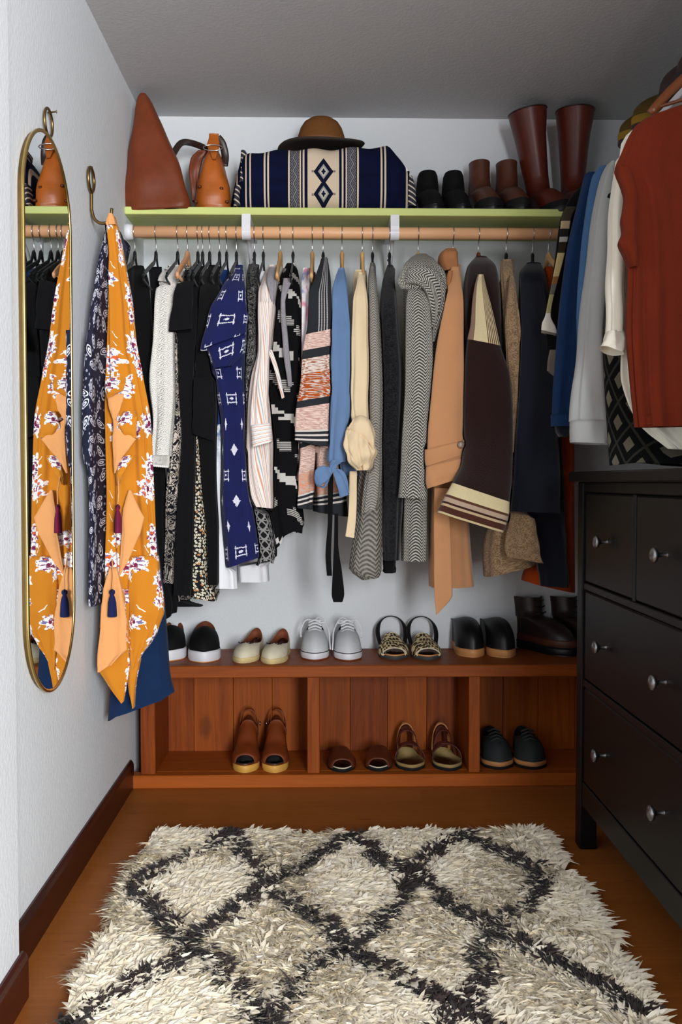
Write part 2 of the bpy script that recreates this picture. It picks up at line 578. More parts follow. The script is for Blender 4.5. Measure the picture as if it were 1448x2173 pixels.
rod = thing('clothes_rod', 'pale pine closet rod hung under the green shelf', 'rod', (0.2, ROD_Y, ROD_Z))
tube('pole', [(XL + 0.018, ROD_Y, ROD_Z), (0.0, ROD_Y, ROD_Z), (XR, ROD_Y, ROD_Z)], 0.0185, ROD_W, rod, 28)
tube('end_cup', [(XL, ROD_Y, ROD_Z), (XL + 0.022, ROD_Y, ROD_Z)], [0.026, 0.022], WHITE_M, rod, 24)
for px, lab in ((522.5, 'white metal rod bracket above the blue patterned dress'), (838.5, 'white metal rod bracket between the black cardigan and the tweed coat')):
    X = atY(px, 470, 2.862)[0]
    br = thing('shelf_bracket', lab, 'bracket', (X, YB, 1.6))
    w = 0.0135
    box('arm', X - w, X + w, 2.872, YB, 1.770, 1.783, WHITE_M, br, 0.001)
    V, Fc = [], []
    prof = [(2.8605, 1.785), (2.8575, 1.75)]
    prof += [(ROD_Y + 0.0225 * math.cos(t), ROD_Z + 0.0225 * math.sin(t)) for t in np.linspace(math.radians(165), math.radians(300), 10)]
    inner = [(y + 0.004 * (1 if i < 2 else 0) + (0 if i < 2 else -0.004 * math.cos(math.radians(165 + (i - 2) * 15))), z - (0 if i < 2 else 0.004 * math.sin(math.radians(165 + (i - 2) * 15)))) for i, (y, z) in enumerate(prof)]
    ring = prof + inner[::-1]
    for xx in (X - w, X + w): V += [(xx, y, z) for y, z in ring]
    k = len(ring)
    for i in range(k): Fc.append((i, (i + 1) % k, k + (i + 1) % k, k + i))
    mlen = len(prof)
    for i in range(mlen - 1):
        a, b, c, d = i, i + 1, k - 2 - i, k - 1 - i
        Fc.append((a, d, c, b)); Fc.append((k + a, k + b, k + c, k + d))
    build('rod_hook', V, Fc, WHITE_M, br, False)
    box('wall_leg', X - w * 0.5, X + w * 0.5, YB - 0.006, YB, 1.56, 1.775, WHITE_M, br, 0.001)
    tube('brace', [(X, YB - 0.004, 1.59), (X, 3.03, 1.69), (X, 2.90, 1.772)], 0.006, WHITE_M, br, 8)
    tube('screw', [(X, YB - 0.010, 1.715), (X, YB - 0.005, 1.715)], 0.004, NICKEL, br, 8)

# right-hand shelf and rod, mostly behind the clothes that hang there
RRX, RRZ = 0.90, 1.83
rs = thing('side_shelf', 'short white shelf on the right wall above the hanging jackets', 'shelf', (1.0, 1.8, 1.86))
box('board', 0.835, XR, 0.9, 2.60, 1.862, 1.880, WHITE_M, rs, 0.002)
box('front_lip', 0.835, 0.847, 0.9, 2.02, 1.880, 2.000, WHITE_M, rs, 0.002)
for y in (1.1, 2.35):
    box('bracket', XR - 0.25, XR, y - 0.012, y + 0.012, 1.842, 1.862, WHITE_M, rs)
rr = thing('side_rod', 'pale wooden rod on the right wall carrying the jackets', 'rod', (RRX, 1.8, RRZ))
tube('pole', [(RRX, 0.9, RRZ), (RRX, 1.8, RRZ), (RRX, 2.62, RRZ)], 0.016, ROD_W, rr, 20)
for y in (1.0, 2.60):
    tube('support', [(RRX, y, RRZ + 0.0318), (RRX, y, RRZ)], 0.010, WHITE_M, rr, 10)

# ------------------------------------------------------------------ dresser
DY0, DY1, DX = 0.79, 2.405, 0.672
dr = thing('dresser', 'black-brown wooden dresser with small and wide drawers under the hanging jackets', 'dresser', (0.92, 1.6, 0))
box('top', DX - 0.022, 1.18, DY0 - 0.015, DY1 + 0.015, 0.962, 0.988, DRESS, dr, 0.004)
for y in (DY0, DY1 - 0.045):
    for x in (DX, 1.13):
        box('leg', x, x + 0.045, y, y + 0.045, 0.0, 0.962, DRESS_Z, dr, 0.003)
box('side_panel', DX + 0.04, 1.14, DY1 - 0.03, DY1 - 0.012, 0.118, 0.962, DRESS_Z, dr)
box('side_panel', DX + 0.04, 1.14, DY0 + 0.012, DY0 + 0.03, 0.118, 0.962, DRESS_Z, dr)
box('back_panel', 1.16, 1.17, DY0 + 0.03, DY1 - 0.03, 0.118, 0.962, DRESS_Z, dr)
box('carcass', DX + 0.030, 1.15, DY0 + 0.03, DY1 - 0.03, 0.13, 0.955, DRESS, dr)
YA, YZ = DY0 + 0.045, DY1 - 0.045
for z0, z1 in ((0.118, 0.180), (0.432, 0.450), (0.684, 0.702), (0.936, 0.962)):
    box('rail', DX + 0.004, DX + 0.03, YA, YZ, z0, z1, DRESS, dr, 0.002)
w4 = (YZ - YA) / 4
for yy in (YA + w4, YA + 2 * w4, YA + 3 * w4):
    box('stile', DX + 0.004, DX + 0.03, yy - 0.009, yy + 0.009, 0.702, 0.936, DRESS_Z, dr, 0.002)
box('stile', DX + 0.004, DX + 0.03, YA + 2 * w4 - 0.009, YA + 2 * w4 + 0.009, 0.18, 0.684, DRESS_Z, dr, 0.002)


def knob(y, z, parent):
    prof = [(0.006, 0.0), (0.0045, 0.004), (0.0042, 0.014), (0.006, 0.019), (0.0135, 0.023), (0.016, 0.027), (0.0148, 0.031), (0.008, 0.034), (0.001, 0.0345)]
    V, Fc, n = [], [], 20
    for r, t in prof:
        for k in range(n):
            a = 2 * PI * k / n
            V.append((DX + 0.006 - t, y + r * math.cos(a), z + r * math.sin(a)))
    for i in range(len(prof) - 1):
        for k in range(n): Fc.append((i * n + k, (i + 1) * n + k, (i + 1) * n + (k + 1) % n, i * n + (k + 1) % n))
    Fc.append(tuple(range((len(prof) - 1) * n, len(prof) * n)))
    o = build('knob', V, Fc, NICKEL, parent); o['label'] = 'round brushed metal knob'


def drawer(y0, y1, z0, z1, ks):
    d = box('drawer_front', DX + 0.005, DX + 0.026, y0, y1, z0, z1, DRESS, dr, 0.004)
    for y in ks: knob(y, (z0 + z1) / 2, d)


for i in range(4):
    a = YA + w4 * i
    drawer(a + 0.0115, a + w4 - 0.0115, 0.7045, 0.9335, [a + w4 / 2])
for z0, z1 in ((0.4525, 0.6815), (0.1825, 0.4295)):
    for i in range(2):
        a = YA + 2 * w4 * i
        drawer(a + 0.0115, a + 2 * w4 - 0.0115, z0, z1, [a + w4 / 2, a + w4 * 1.5])

# ------------------------------------------------------------------ mirror and wall hook
MY0, MY1, MZ0, MZ1 = 1.853, 2.203, 0.501, 1.716


def capsule(r_in, x, n=24):
    R = (MY1 - MY0) / 2 - r_in
    yc = (MY0 + MY1) / 2
    P = []
    for t in np.linspace(0, PI, n): P.append((x, yc + R * math.cos(t), MZ1 - r_in - R + R * math.sin(t)))
    for t in np.linspace(PI, 2 * PI, n): P.append((x, yc + R * math.cos(t), MZ0 + r_in + R + R * math.sin(t)))
    return P


GLASS = Mat('mirror_glass', 0.01, 0.5, 1.0).color((232, 235, 236)).m
mir = thing('wall_mirror', 'tall capsule-shaped mirror with a thin brass frame on the left wall', 'mirror', (XL, 2.03, 0.5))
tube('frame', capsule(0.004, XL + 0.012), 0.0042, BRASS, mir, 10, (1.0, 1.0), True)
P = capsule(0.008, XL + 0.013)
build('mirror_pane', P, [tuple(range(len(P)))], GLASS, mir, False)
P0, P1 = capsule(0.006, XL + 0.001), capsule(0.006, XL + 0.010)
k = len(P0)
build('back_board', P0 + P1, [(i, (i + 1) % k, k + (i + 1) % k, k + i) for i in range(k)] + [tuple(range(k, 2 * k))], BRASS_D, mir, False)
c = atX(105, 260, XL + 0.012)
tube('hanging_ring', [(XL + 0.010, c[1] + 0.029 * math.cos(t), c[2] + 0.029 * math.sin(t)) for t in np.linspace(0, 2 * PI, 28)[:-1]], 0.0032, BRASS_D, mir, 8, closed=True)
nail = atX(113, 239, XL + 0.012)
o = tube('nail', [(XL, nail[1], nail[2]), (XL + 0.018, nail[1], nail[2] + 0.002), (XL + 0.0195, nail[1], nail[2] + 0.002)], [0.0018, 0.0018, 0.004], BRASS_D)
tag(o, 'small nail in the left wall carrying the mirror ring', 'nail')

hk = thing('wall_hook', 'aged brass wall hook with a ring top holding the robe and kimono', 'hook', (XL, 2.43, 1.6))
hc = atX(193.5, 381, XL + 0.008)
tube('ring', [(XL + 0.008, hc[1] + 0.030 * math.cos(t), hc[2] + 0.030 * math.sin(t)) for t in np.linspace(0, 2 * PI, 28)[:-1]], 0.0042, BRASS_D, hk, 8, closed=True)
HY = hc[1] + 0.006
HT = atY(236, 466, HY)
pts = [(XL + 0.007, HY, hc[2] - 0.03), (XL + 0.007, HY, hc[2] - 0.07), (XL + 0.008, HY, 1.665), (XL + 0.014, HY, 1.645), (XL + 0.030, HY, 1.634), (HT[0] - 0.008, HY, 1.638), (HT[0], HY, 1.655), (HT[0] + 0.002, HY, 1.672)]
tube('stem', curve(pts, 30), 0.0042, BRASS_D, hk, 10)
tube('screw', [(XL, hc[1], hc[2] + 0.03), (XL + 0.012, hc[1], hc[2] + 0.03)], 0.004, BRASS_D, hk, 8)

# ------------------------------------------------------------------ cloth materials
BLACK = cloth('black_jersey', (15, 15, 17), 0.25)
BLACK2 = cloth('soft_black_cotton', (18, 18, 20), 0.25)
VELVET = cloth('black_flocked', (12, 18, 20), 0.2, 0.95, 900, 0.1)
NAVYC = cloth('navy_wool', (20, 24, 36), 0.2, 0.95, 600, 0.2, 0.4)
INDIGO = cloth('dark_indigo_cotton', (20, 42, 76), 0.3, 0.9, 500)
WHITE = cloth('white_cotton', (236, 236, 240), 0.05)
CREAM = cloth('cream_crepe', (236, 212, 174), 0.06)
IVORY = cloth('ivory_gauze', (250, 244, 226), 0.05)
CAMEL = cloth('camel_wool', (204, 146, 100), 0.07, 0.9, 800, 0.25)
CAMEL_D = cloth('camel_wool_lining', (176, 118, 76), 0.08)
CHAMB = cloth('light_chambray', (106, 134, 174), 0.14, 0.85, 1200)
CHAMB2 = cloth('mid_blue_chambray', (74, 112, 154), 0.12, 0.85, 1200)
DENIM = cloth('dark_denim', (26, 54, 94), 0.3, 0.85, 900)
PALEDEN = cloth('pale_grey_denim', (180, 182, 180), 0.07, 0.85, 900)
RUST = cloth('rust_crepe', (108, 37, 15), 0.2, 0.8, 500)
BURNT = cloth('burnt_orange_corduroy', (176, 68, 16), 0.15, 0.85, 400)
BROWNW = cloth('dark_brown_wool', (36, 15, 11), 0.25, 0.95, 500, 0.2, 0.5)
PEACH = cloth('pale_orange_cloth_back', (224, 158, 100), 0.08)
BURG = cloth('burgundy_thread', (122, 28, 66), 0.25, 0.8, 300)
NAVYT = cloth('navy_thread', (28, 36, 84), 0.25, 0.8, 300)
GREYST = cloth('grey_jersey_collar', (148, 144, 150), 0.25, 0.9, 200)


def floral():
    M = Mat('mustard_floral_print', 0.8, 0.2, sheen=0.1)
    u, v = M.uv()
    nz = M.noise(M.comb(u, v), 60, 2)
    col = M.mix(M.noise(M.comb(u, v), 8, 2), (188, 114, 16), (200, 126, 24))
    # small sprigs
    dx, dy, r, a, r1, r2, r3 = M.cell(u, v, 34.0)
    e = ((dx * r2.cos() * 2.0 + dy) * 0.9 + nz * 0.4 - 0.2).abs()
    sprig = e.lt(0.05) * r.lt(0.38) * r1.gt(0.78)
    col = M.mix(sprig, col, (240, 226, 214))
    # large blooms, a few to a cluster
    nb = M.noise(M.comb(u, v), 48, 3, 0.6); nc = M.noise(M.comb(u + 7.0, v), 95, 2, 0.6); nd = M.noise(M.comb(u, v + 9.0), 120, 2)
    for sc, keep, seed in ((12.0, 0.46, 0.0), (20.0, 0.66, 3.7)):
        dx, dy, r, a, r1, r2, r3 = M.cell(u + seed, v * 0.85 + seed * 2, sc)
        pet = (a * 6.0 + r2 * 6.0).cos() * 0.03 + (a * 11.0 + r3 * 9.0).cos() * 0.03
        R = pet + 0.10 + nb * 0.42
        on = r1.gt(keep)
        bloom = (R - r).gt(0.0) * on
        tint = M.mix(nc.gt(0.56), (246, 240, 236), (120, 40, 74))
        tint = M.mix(nd.gt(0.58), tint, (118, 108, 150))
        tint = M.mix((nc + r3 * 0.16).gt(0.70), tint, (222, 96, 40))
        petal = (a * 9.0 + r * 16.0).sin().abs().lt(0.16) * r.gt(0.08)
        tint = M.mix(petal * 0.6, tint, (88, 60, 96))
        tint = M.mix((r - nb * 0.1).lt(0.03), tint, (112, 26, 62))
        col = M.mix(bloom, col, tint)
        halo = (R + 0.07 - r).gt(0.0) * on * (1.0 - bloom) * (a * 7.0 + r2 * 20.0).sin().gt(0.5)
        col = M.mix(halo, col, (244, 230, 222))
    M.color(col); M.bump(nz, 0.1, 0.001)
    return M.m


def leafprint():
    M = Mat('navy_white_leaf_print', 0.85, 0.2)
    u, v = M.uv()
    dx, dy, r, a, r1, r2, r3 = M.cell(u, v, 25.0)
    ang = r1 * 6.28
    c, s = ang.cos(), ang.sin()
    X, Y = dx * c + dy * s, dy * c - dx * s
    e = ((X / 0.20) * (X / 0.20) + (Y / 0.44) * (Y / 0.44)).sqrt()
    line = (e - 0.92).abs().lt(0.13).max((e - 0.34).abs().lt(0.16))
    dx2, dy2, q, a2, q1, q2, q3 = M.cell(u + 5.0, v, 64.0)
    dots = (q + (a2 * 5.0).cos() * 0.05).lt(0.20) * q1.gt(0.45) * e.gt(1.1)
    base = M.mix(M.noise(M.comb(u, v), 20, 2), (20, 20, 34), (38, 38, 62))
    col = M.mix(line, base, (212, 212, 224)); col = M.mix(dots * 0.8, col, (170, 172, 196))
    M.color(col); return M.m


def crochet():
    M = Mat('ivory_crochet', 0.95, 0.1)
    u, v = M.uv()
    w = M.noise(M.comb(u, v), 30, 2) * 0.006
    cu = ((u + w) * 34.0).frac() - 0.5
    cv = ((v + w) * 42.0).frac() - 0.5
    arc = ((cu * cu * 1.2 + (cv + 0.45) * (cv + 0.45)).sqrt() * 30.0).sin()
    mesh = ((u * 700.0).sin() * (v * 700.0).sin())
    h = arc * 0.8 + mesh * 0.35 + M.noise(M.comb(u, v), 240, 2) * 0.6
    holes = (arc + mesh * 0.35).lt(-0.95)
    M.color(M.mix(holes, M.mix(arc * 0.5 + 0.5, (240, 234, 224), (255, 253, 249)), (176, 164, 150)))
    M.bump(arc, 0.5, 0.0025)
    return M.m


def contour(name, dark, light, scale, k, thr=0.5, stretch=1.0):
    M = Mat(name, 0.85, 0.2)
    u, v = M.uv()
    n = M.noise(M.comb(u * stretch, v), scale, 2.5, 0.6, 0.8)
    n2 = M.noise(M.comb(u + 3, v), scale * 0.35, 1)
    f = (n * k).frac().lt(thr + 0.0)
    g = n2.smooth(0.40, 0.60)
    rows = (v * 16.0).frac().lt(0.16)
    zig = ((u * 120.0).pingpong(1.0) + v * 160.0).frac().lt(0.45)
    f = f * (1.0 - rows) + zig * rows
    M.color(M.mix(f, dark, M.mix(g, light, tuple(int(c * 0.74) for c in light))))
    return M.m


def ditsy():
    M = Mat('black_white_ditsy_floral', 0.85, 0.2)
    u, v = M.uv()
    dx, dy, r, a, r1, r2, r3 = M.cell(u, v, 112.0, 0.75)
    pet = (r - (a * 5.0 + r1 * 6.0).cos() * 0.09).lt(0.36) * r.gt(0.09)
    M.color(M.mix(pet, (26, 26, 28), M.mix(r2.gt(0.9), (232, 224, 200), (214, 150, 96))))
    return M.m


def ikat():
    M = Mat('royal_blue_white_motif', 0.85, 0.2, sheen=0.1)
    u, v = M.uv()
    wob = M.noise(M.comb(u * 8, v), 90, 2) - 0.5
    x = u * 17.0 + wob * 0.10
    row = (v * 13.5).floor()
    yy = (v * 13.5).frac() - 0.5 + wob * 0.12
    odd = (row * 0.5).frac().gt(0.25)
    xx = (x + odd * 0.5).frac() - 0.5
    rn = M.noise(M.comb((x + odd * 0.5).floor() * 7.1, row * 3.3), 1.0, 0)
    ax, ay = xx.abs(), yy.abs()
    star = (ax * 2.6 + ay).lt(0.24).max((ax + ay * 2.8).lt(0.15))
    sq = ax.max(ay)
    bars = (ax - 0.17).abs().lt(0.022) * ay.lt(0.24)
    bars = bars.max(((ay - 0.15).abs().lt(0.022)) * ax.lt(0.22)).max((ax * ax + ay * ay).sqrt().lt(0.05))
    k = M.noise(M.comb(row * 5.7, row * 2.1), 1.0, 0).gt(0.5)
    f = star * k + bars * (1.0 - k)
    fz = M.noise(M.comb(u * 3, v), 400, 1)
    M.color(M.mix(f * (fz * 0.6 + 0.55), M.mix(M.noise(M.comb(u, v), 25, 3), (11, 16, 62), (20, 28, 88)), (232, 232, 244)))
    return M.m


def geolace():
    M = Mat('black_grey_line_print', 0.85, 0.2)
    u, v = M.uv()
    row = (v * 34.0).floor(); fy = (v * 34.0).frac()
    rn = M.noise(M.comb(row * 9.0, 1.0), 1.0, 0)
    fx = (u * (60.0) + rn * 40.0).pingpong(1.0)
    n = M.noise(M.comb(u, v), 70, 3, 0.6, 1.0)
    line = (fx - fy).abs().lt(0.16).max((fx + fy - 1.0).abs().lt(0.12)).max(fy.lt(0.12))
    sw = (n * 7.0).frac().lt(0.28)
    m_ = v.gt(-0.42)
    f = sw * m_ + line * (1.0 - m_)
    M.color(M.mix(f, (18, 18, 20), (140, 138, 136)))
    return M.m


def stripes():
    M = Mat('white_orange_blue_pinstripe', 0.85, 0.2)
    u, v = M.uv()
    f = ((u + v * 0.10) * 52.0).frac()
    col = M.ramp(f, [(0, (240, 234, 228)), (0.22, (222, 160, 130)), (0.36, (240, 234, 228)), (0.50, (178, 186, 198)), (0.60, (240, 234, 228)), (0.74, (228, 180, 150)), (0.84, (240, 236, 232)), (0.93, (190, 176, 176))])
    M.color(col); M.bump(M.noise(M.comb(u, v), 500, 1), 0.15, 0.001); return M.m


def cuffstripes():
    M = Mat('cuff_pinstripe', 0.85, 0.2)
    u, v = M.uv()
    f = (v * 90.0).frac()
    M.color(M.ramp(f, [(0, (240, 234, 228)), (0.3, (222, 160, 130)), (0.45, (240, 234, 228)), (0.7, (184, 190, 200)), (0.8, (240, 236, 230))])); return M.m


def aztec():
    M = Mat('black_cream_blanket_knit', 0.95, 0.1)
    u, v = M.uv()
    su, sv = (u * 90.0).floor() / 90.0, (v * 110.0).floor() / 110.0
    d = su * 0.55 + sv
    n = M.noise(M.comb(su * 1.0, sv), 26, 1)
    band = (d * 11.0).frac()
    blk = band.lt(0.30) * n.gt(0.46)
    thin = (v * 190.0).frac().lt(0.5)
    kind = ((d * 11.0).floor() * 0.5).frac().gt(0.25)
    lit = M.mix(kind * thin, (196, 192, 186), (36, 36, 36))
    M.color(M.mix(blk, (16, 16, 18), lit)); M.bump(M.noise(M.comb(u, v), 500, 1), 0.3, 0.001); return M.m


def tiedye():
    M = Mat('white_pink_blue_wash', 0.85, 0.2)
    u, v = M.uv()
    n = M.noise(M.comb(u * 1.0, v), 20, 2); n2 = M.noise(M.comb(u + 4, v), 15, 2)
    c = M.mix(n.smooth(0.48, 0.64), (236, 232, 234), (226, 150, 170)); c = M.mix(n2.smooth(0.55, 0.68), c, (150, 160, 206))
    M.color(c); return M.m


def bluewash():
    M = Mat('white_cloth_blue_washed_top', 0.85, 0.2)
    u, v = M.uv(); bx, by = M.uv('Band')
    n = M.noise(M.comb(u, v), 28, 3, 0.6, 1.0)
    f = (by * 2173.0 + n * 260.0 - 130.0).smooth(1010.0, 940.0)
    c = M.mix(f * n.smooth(0.36, 0.62), (238, 240, 244), (60, 104, 150))
    c = M.mix((by * 2173.0).lt(900.0), c, (26, 52, 104))
    M.color(c); return M.m


def sweater():
    M = Mat('banded_heather_sweater_knit', 0.95, 0.1)
    u, v = M.uv(); bx, by = M.uv('Band')
    y = by * 2173.0 + (bx - 0.5) * 12.0
    n = M.noise(M.comb(u * 60.0, v * 420.0), 1.0, 2)
    n2 = M.noise(M.comb(u * 45.0 + v * 60.0, v * 260.0), 1.0, 1)
    dk = (44, 46, 50)
    peach = M.mix(n.smooth(0.4, 0.6), (232, 206, 192), (192, 150, 140))
    rust_ = M.mix(n2.smooth(0.50, 0.56), (178, 84, 34), (214, 196, 186))
    rust_ = M.mix(n.smooth(0.60, 0.66), rust_, (70, 62, 70))
    rust2 = M.mix(n.smooth(0.42, 0.50), (150, 80, 44), (224, 210, 198))
    lines = ((y - 560.0) / 5.4).frac().lt(0.42)
    top = M.mix(((bx * 9.0).frac().lt(0.42)) * (bx.gt(0.38)) * (bx.lt(0.86)) * (v * 330.0).frac().gt(0.35), dk, (196, 192, 190))
    hemln = M.mix(((y) / 9.6).frac().lt(0.42), dk, (212, 204, 198))
    col = top
    for y0, c in ((703, peach), (738, dk), (757, rust2), (789, rust_), (846, dk), (861, peach), (912, hemln), (938, dk), (946, peach), (1002, M.mix(n.smooth(0.45, 0.6), (222, 150, 116), (196, 180, 172))), (1046, hemln), (1073, dk)):
        col = M.mix(y.gt(float(y0)), col, c)
    M.color(col); M.bump(n, 0.5, 0.002); return M.m


def knit(name, c0, c1, su, sv, bump=0.8):
    M = Mat(name, 0.95, 0.1)
    u, v = M.uv()
    z = (u * su).pingpong(1.0)
    f = (v * sv + z * 1.1).frac()
    n = M.noise(M.comb(u, v), 260, 2)
    h = (f - 0.5).abs() * 2.0
    M.color(M.mix((h + n * 0.9 - 0.45), c0, c1)); M.bump(h + n * 0.4, bump, 0.003); return M.m


def herring():
    M = Mat('black_white_herringbone_tweed', 0.95, 0.1)
    u, v = M.uv()
    z = (u * 62.0).pingpong(1.0)
    n = M.noise(M.comb(u, v), 480, 2)
    f = (v * 110.0 + z * 1.7 + n * 0.45).frac()
    g = f.gt(0.58) * 0.85 + n * 0.2
    M.color(M.mix(g, (22, 22, 22), (206, 202, 192))); M.bump(f + n, 0.4, 0.002); return M.m


def tweed(name, c0, c1, sc=420):
    M = Mat(name, 0.95, 0.1, sheen=0.15)
    u, v = M.uv()
    n = M.noise(M.comb(u, v), sc, 2); n2 = M.noise(M.comb(u, v), sc * 0.25, 2)
    M.color(M.mix((n * 0.65 + n2 * 0.35).smooth(0.35, 0.65), c0, c1)); M.bump(n, 0.7, 0.003); return M.m


def brownband():
    M = Mat('brown_cream_blanket_wool', 0.95, 0.1, sheen=0.2)
    u, v = M.uv(); bx, by = M.uv('Band')
    y = by * 2173.0
    n = M.noise(M.comb(u, v), 300, 2)
    br, cr = (36, 14, 10), (236, 218, 170)
    side = M.mix(((bx - 0.62) * 16.0).frac().lt(0.5) * bx.gt(0.62), cr, (110, 74, 58))
    side = M.mix(bx.lt(0.16), side, (150, 120, 100))
    col = side
    for y0, c in ((726, br), (1046, cr), (1071, (96, 60, 40)), (1076, (196, 170, 146)), (1085, (60, 30, 24)), (1089, (206, 180, 140)), (1094, (80, 42, 30)), (1106, (216, 196, 150))):
        col = M.mix(y.gt(float(y0)), col, c)
    M.color(M.mix(n * 0.22, col, (34, 18, 14))); M.bump(n, 0.6, 0.003); return M.m


def plaid(name, base, c1, c2, s):
    M = Mat(name, 0.9, 0.15)
    u, v = M.uv()
    a, b = (u * 0.8 + v * 0.6) * s, (v * 0.8 - u * 0.6) * s
    fa, fb = a.frac(), b.frac()
    col = M.mix(fa.lt(0.42) * fb.lt(0.42), base, c1)
    col = M.mix(((fa - 0.7).abs().lt(0.05)).max((fb - 0.7).abs().lt(0.05)), col, c2)
    M.color(col); return M.m


def scarfmat():
    M = Mat('cream_olive_banded_scarf', 0.9, 0.15)
    u, v = M.uv(); bx, by = M.uv('Band')
    y = by * 2173.0
    col = M.ramp(((y - 440.0) / 280.0), [(0.0, (70, 62, 50)), (0.10, (196, 176, 140)), (0.16, (40, 36, 34)), (0.22, (180, 176, 166)), (0.26, (50, 42, 30)), (0.34, (206, 186, 130)), (0.52, (150, 104, 56)), (0.58, (110, 108, 100)), (0.66, (176, 168, 120)), (0.80, (226, 220, 206)), (0.94, (120, 112, 104))])
    M.color(col); return M.m


FLORAL, LEAF, CROCHET = floral(), leafprint(), crochet()
PAISLEY = contour('black_cream_paisley', (20, 20, 28), (210, 198, 184), 30, 6.0, 0.40)
DITSY, IKAT, GEO, STRIPE, CUFFST, AZTEC, TIEDYE, BLUEW = ditsy(), ikat(), geolace(), stripes(), cuffstripes(), aztec(), tiedye(), bluewash()
SWEATER, HERR = sweater(), herring()
GKNIT = knit('grey_marl_knit', (98, 94, 88), (190, 184, 174), 95, 125)
GKNIT2 = knit('grey_chunky_knit', (84, 80, 76), (176, 170, 160), 70, 70, 1.0)
FUR = tweed('black_boucle', (10, 10, 12), (38, 38, 42), 260)
TAUPE = tweed('taupe_fuzzy_wool', (118, 92, 66), (176, 146, 112), 260)
BROWNB = brownband()
PLAID = plaid('dark_flannel_plaid', (16, 17, 17), (112, 106, 90), (56, 55, 48), 14.0)
SCARF = scarfmat()
LACEW = contour('white_lace_border', (206, 200, 192), (240, 238, 232), 50, 5.0, 0.4)
WOODH = wood('beech_hanger', (198, 148, 92), (226, 182, 122), 'y', 0.4, 2.0)
WOODHX = wood('amber_hanger', (88, 44, 18), (120, 64, 28), 'x', 0.35, 2.0)
WOODP = wood('peach_wood_hanger', (214, 150, 104), (236, 178, 130), 'y', 0.45, 2.0)

# ------------------------------------------------------------------ hangers


def make_hanger(kind, name):
    """hook centred on the rod axis, arms along Y"""
    t = thing(name, name, 'hanger')
    slim = 0.5 if kind.endswith('_slim') else 1.0
    kind = kind.replace('_slim', '')
    r = 0.0215
    hook = [(0, 0.006, -0.072), (0, 0.003, -0.045), (0, 0.0, -0.030)]
    hook += [(0, r * math.cos(a), r * math.sin(a)) for a in np.linspace(math.radians(-110), math.radians(-370), 16)]
    tube('hook', hook, 0.0016, CHROME, t, 6)
    if kind == 'velvet':
        arm = [(0, -0.205, -0.176), (0, -0.17, -0.160), (0, -0.07, -0.117), (0, -0.030, -0.100), (0, -0.012, -0.078), (0, 0, -0.070)]
        arm = arm + [(x, -y, z) for x, y, z in arm[-2::-1]]
        arm = [(x, y * slim, z) for x, y, z in arm]
        p = [tubemesh(curve(arm, 31), [0.0062 + 0.005 * math.exp(-((i - 15) / 2.4) ** 2) for i in range(31)], 8, (1.25, 0.5))]
        build('shoulder_arms', *p[0], VELVET, t)
        tube('crossbar', curve([(0, -0.205 * slim, -0.176), (0, -0.20 * slim, -0.190), (0, 0, -0.194), (0, 0.20 * slim, -0.190), (0, 0.205 * slim, -0.176)], 19), 0.0032, VELVET, t, 6)
    else:
        mat = {'wood': WOODH, 'peach': WOODP, 'amber': WOODHX}[kind]
        arm = [(0, -0.210, -0.180), (0, -0.16, -0.150), (0, -0.06, -0.104), (0, -0.025, -0.085), (0, -0.008, -0.073), (0, 0, -0.070)]
        arm = arm + [(x, -y, z) for x, y, z in arm[-2::-1]]
        arm = [(x, y * slim, z) for x, y, z in arm]
        q = curve(arm, 31)
        build('shoulder_arms', *tubemesh(q, [0.010 - 0.002 * math.cos(2 * PI * i / 30) for i in range(31)], 10, (1.2, 0.62)), mat, t)
        tube('trouser_bar', [(0, -0.19 * slim, -0.172), (0, 0, -0.176), (0, 0.19 * slim, -0.172)], 0.004, mat, t, 8)
    return t


HANG = {}


def hang(px, kind, what, Y=None, X=None, rz=0.0, dz=0.0):
    loc = (atY(px, 493, ROD_Y)[0], ROD_Y, ROD_Z) if X is None else (X, Y, RRZ)
    base = kind.replace('_slim', '')
    nm = {'velvet': 'velvet_hanger', 'wood': 'wooden_hanger', 'peach': 'wooden_hanger', 'amber': 'wooden_hanger'}[base]
    lab = {'velvet': 'slim black velvet hanger holding the ', 'wood': 'beech wooden hanger holding the ', 'peach': 'peach-toned wooden hanger holding the ', 'amber': 'amber wooden hanger holding the '}[base] + what
    if kind not in HANG:
        HANG[kind] = o = make_hanger(kind, nm)
    else: o = copy_thing(HANG[kind])
    o.location = loc; o.rotation_euler = (0, 0, rz)
    tag(o, lab, 'hanger', 'hangers on the rods')
    return o


GR = 'clothes on the back rod'


def garment(name, label, cat, px, kind, what, group=GR):
    X = atY(px, 493, ROD_Y)[0]
    hang(px, kind, what)
    return thing(name, label, cat, (X, ROD_Y, 1.0), group)


# ------------------------------------------------------------------ the back rod, left to right
YMAX[0] = 2.672
g = garment('black_dress', 'long plain black dress next to the mustard kimono', 'dress', 286, 'velvet', 'long black dress next to the kimono')
loft('body', [(563, 284, 306, 2.80), (600, 281, 318, 2.76), (760, 286, 327, 2.72), (985, 305, 346, 2.71), (1200, 320, 352, 2.71), (1285, 322, 376, 2.71), (322, 1334, 374, 1302, 2.71)], BLACK, g, hx=286, fold=0.006)
g = garment('black_skirt_dress', 'long black dress with its hem below the white lace border', 'dress', 331, 'velvet', 'black dress behind the crochet dress')
loft('body', [(566, 320, 346), (700, 324, 350), (1000, 345, 362), (1200, 352, 400), (1270, 358, 428), (1288, 360, 431)], BLACK2, g, Yf=2.76, hx=331)
g = garment('white_slip_dress', 'white slip dress with lace border peeking out beside the paisley dress', 'dress', 377, 'velvet', 'white slip dress with lace border')
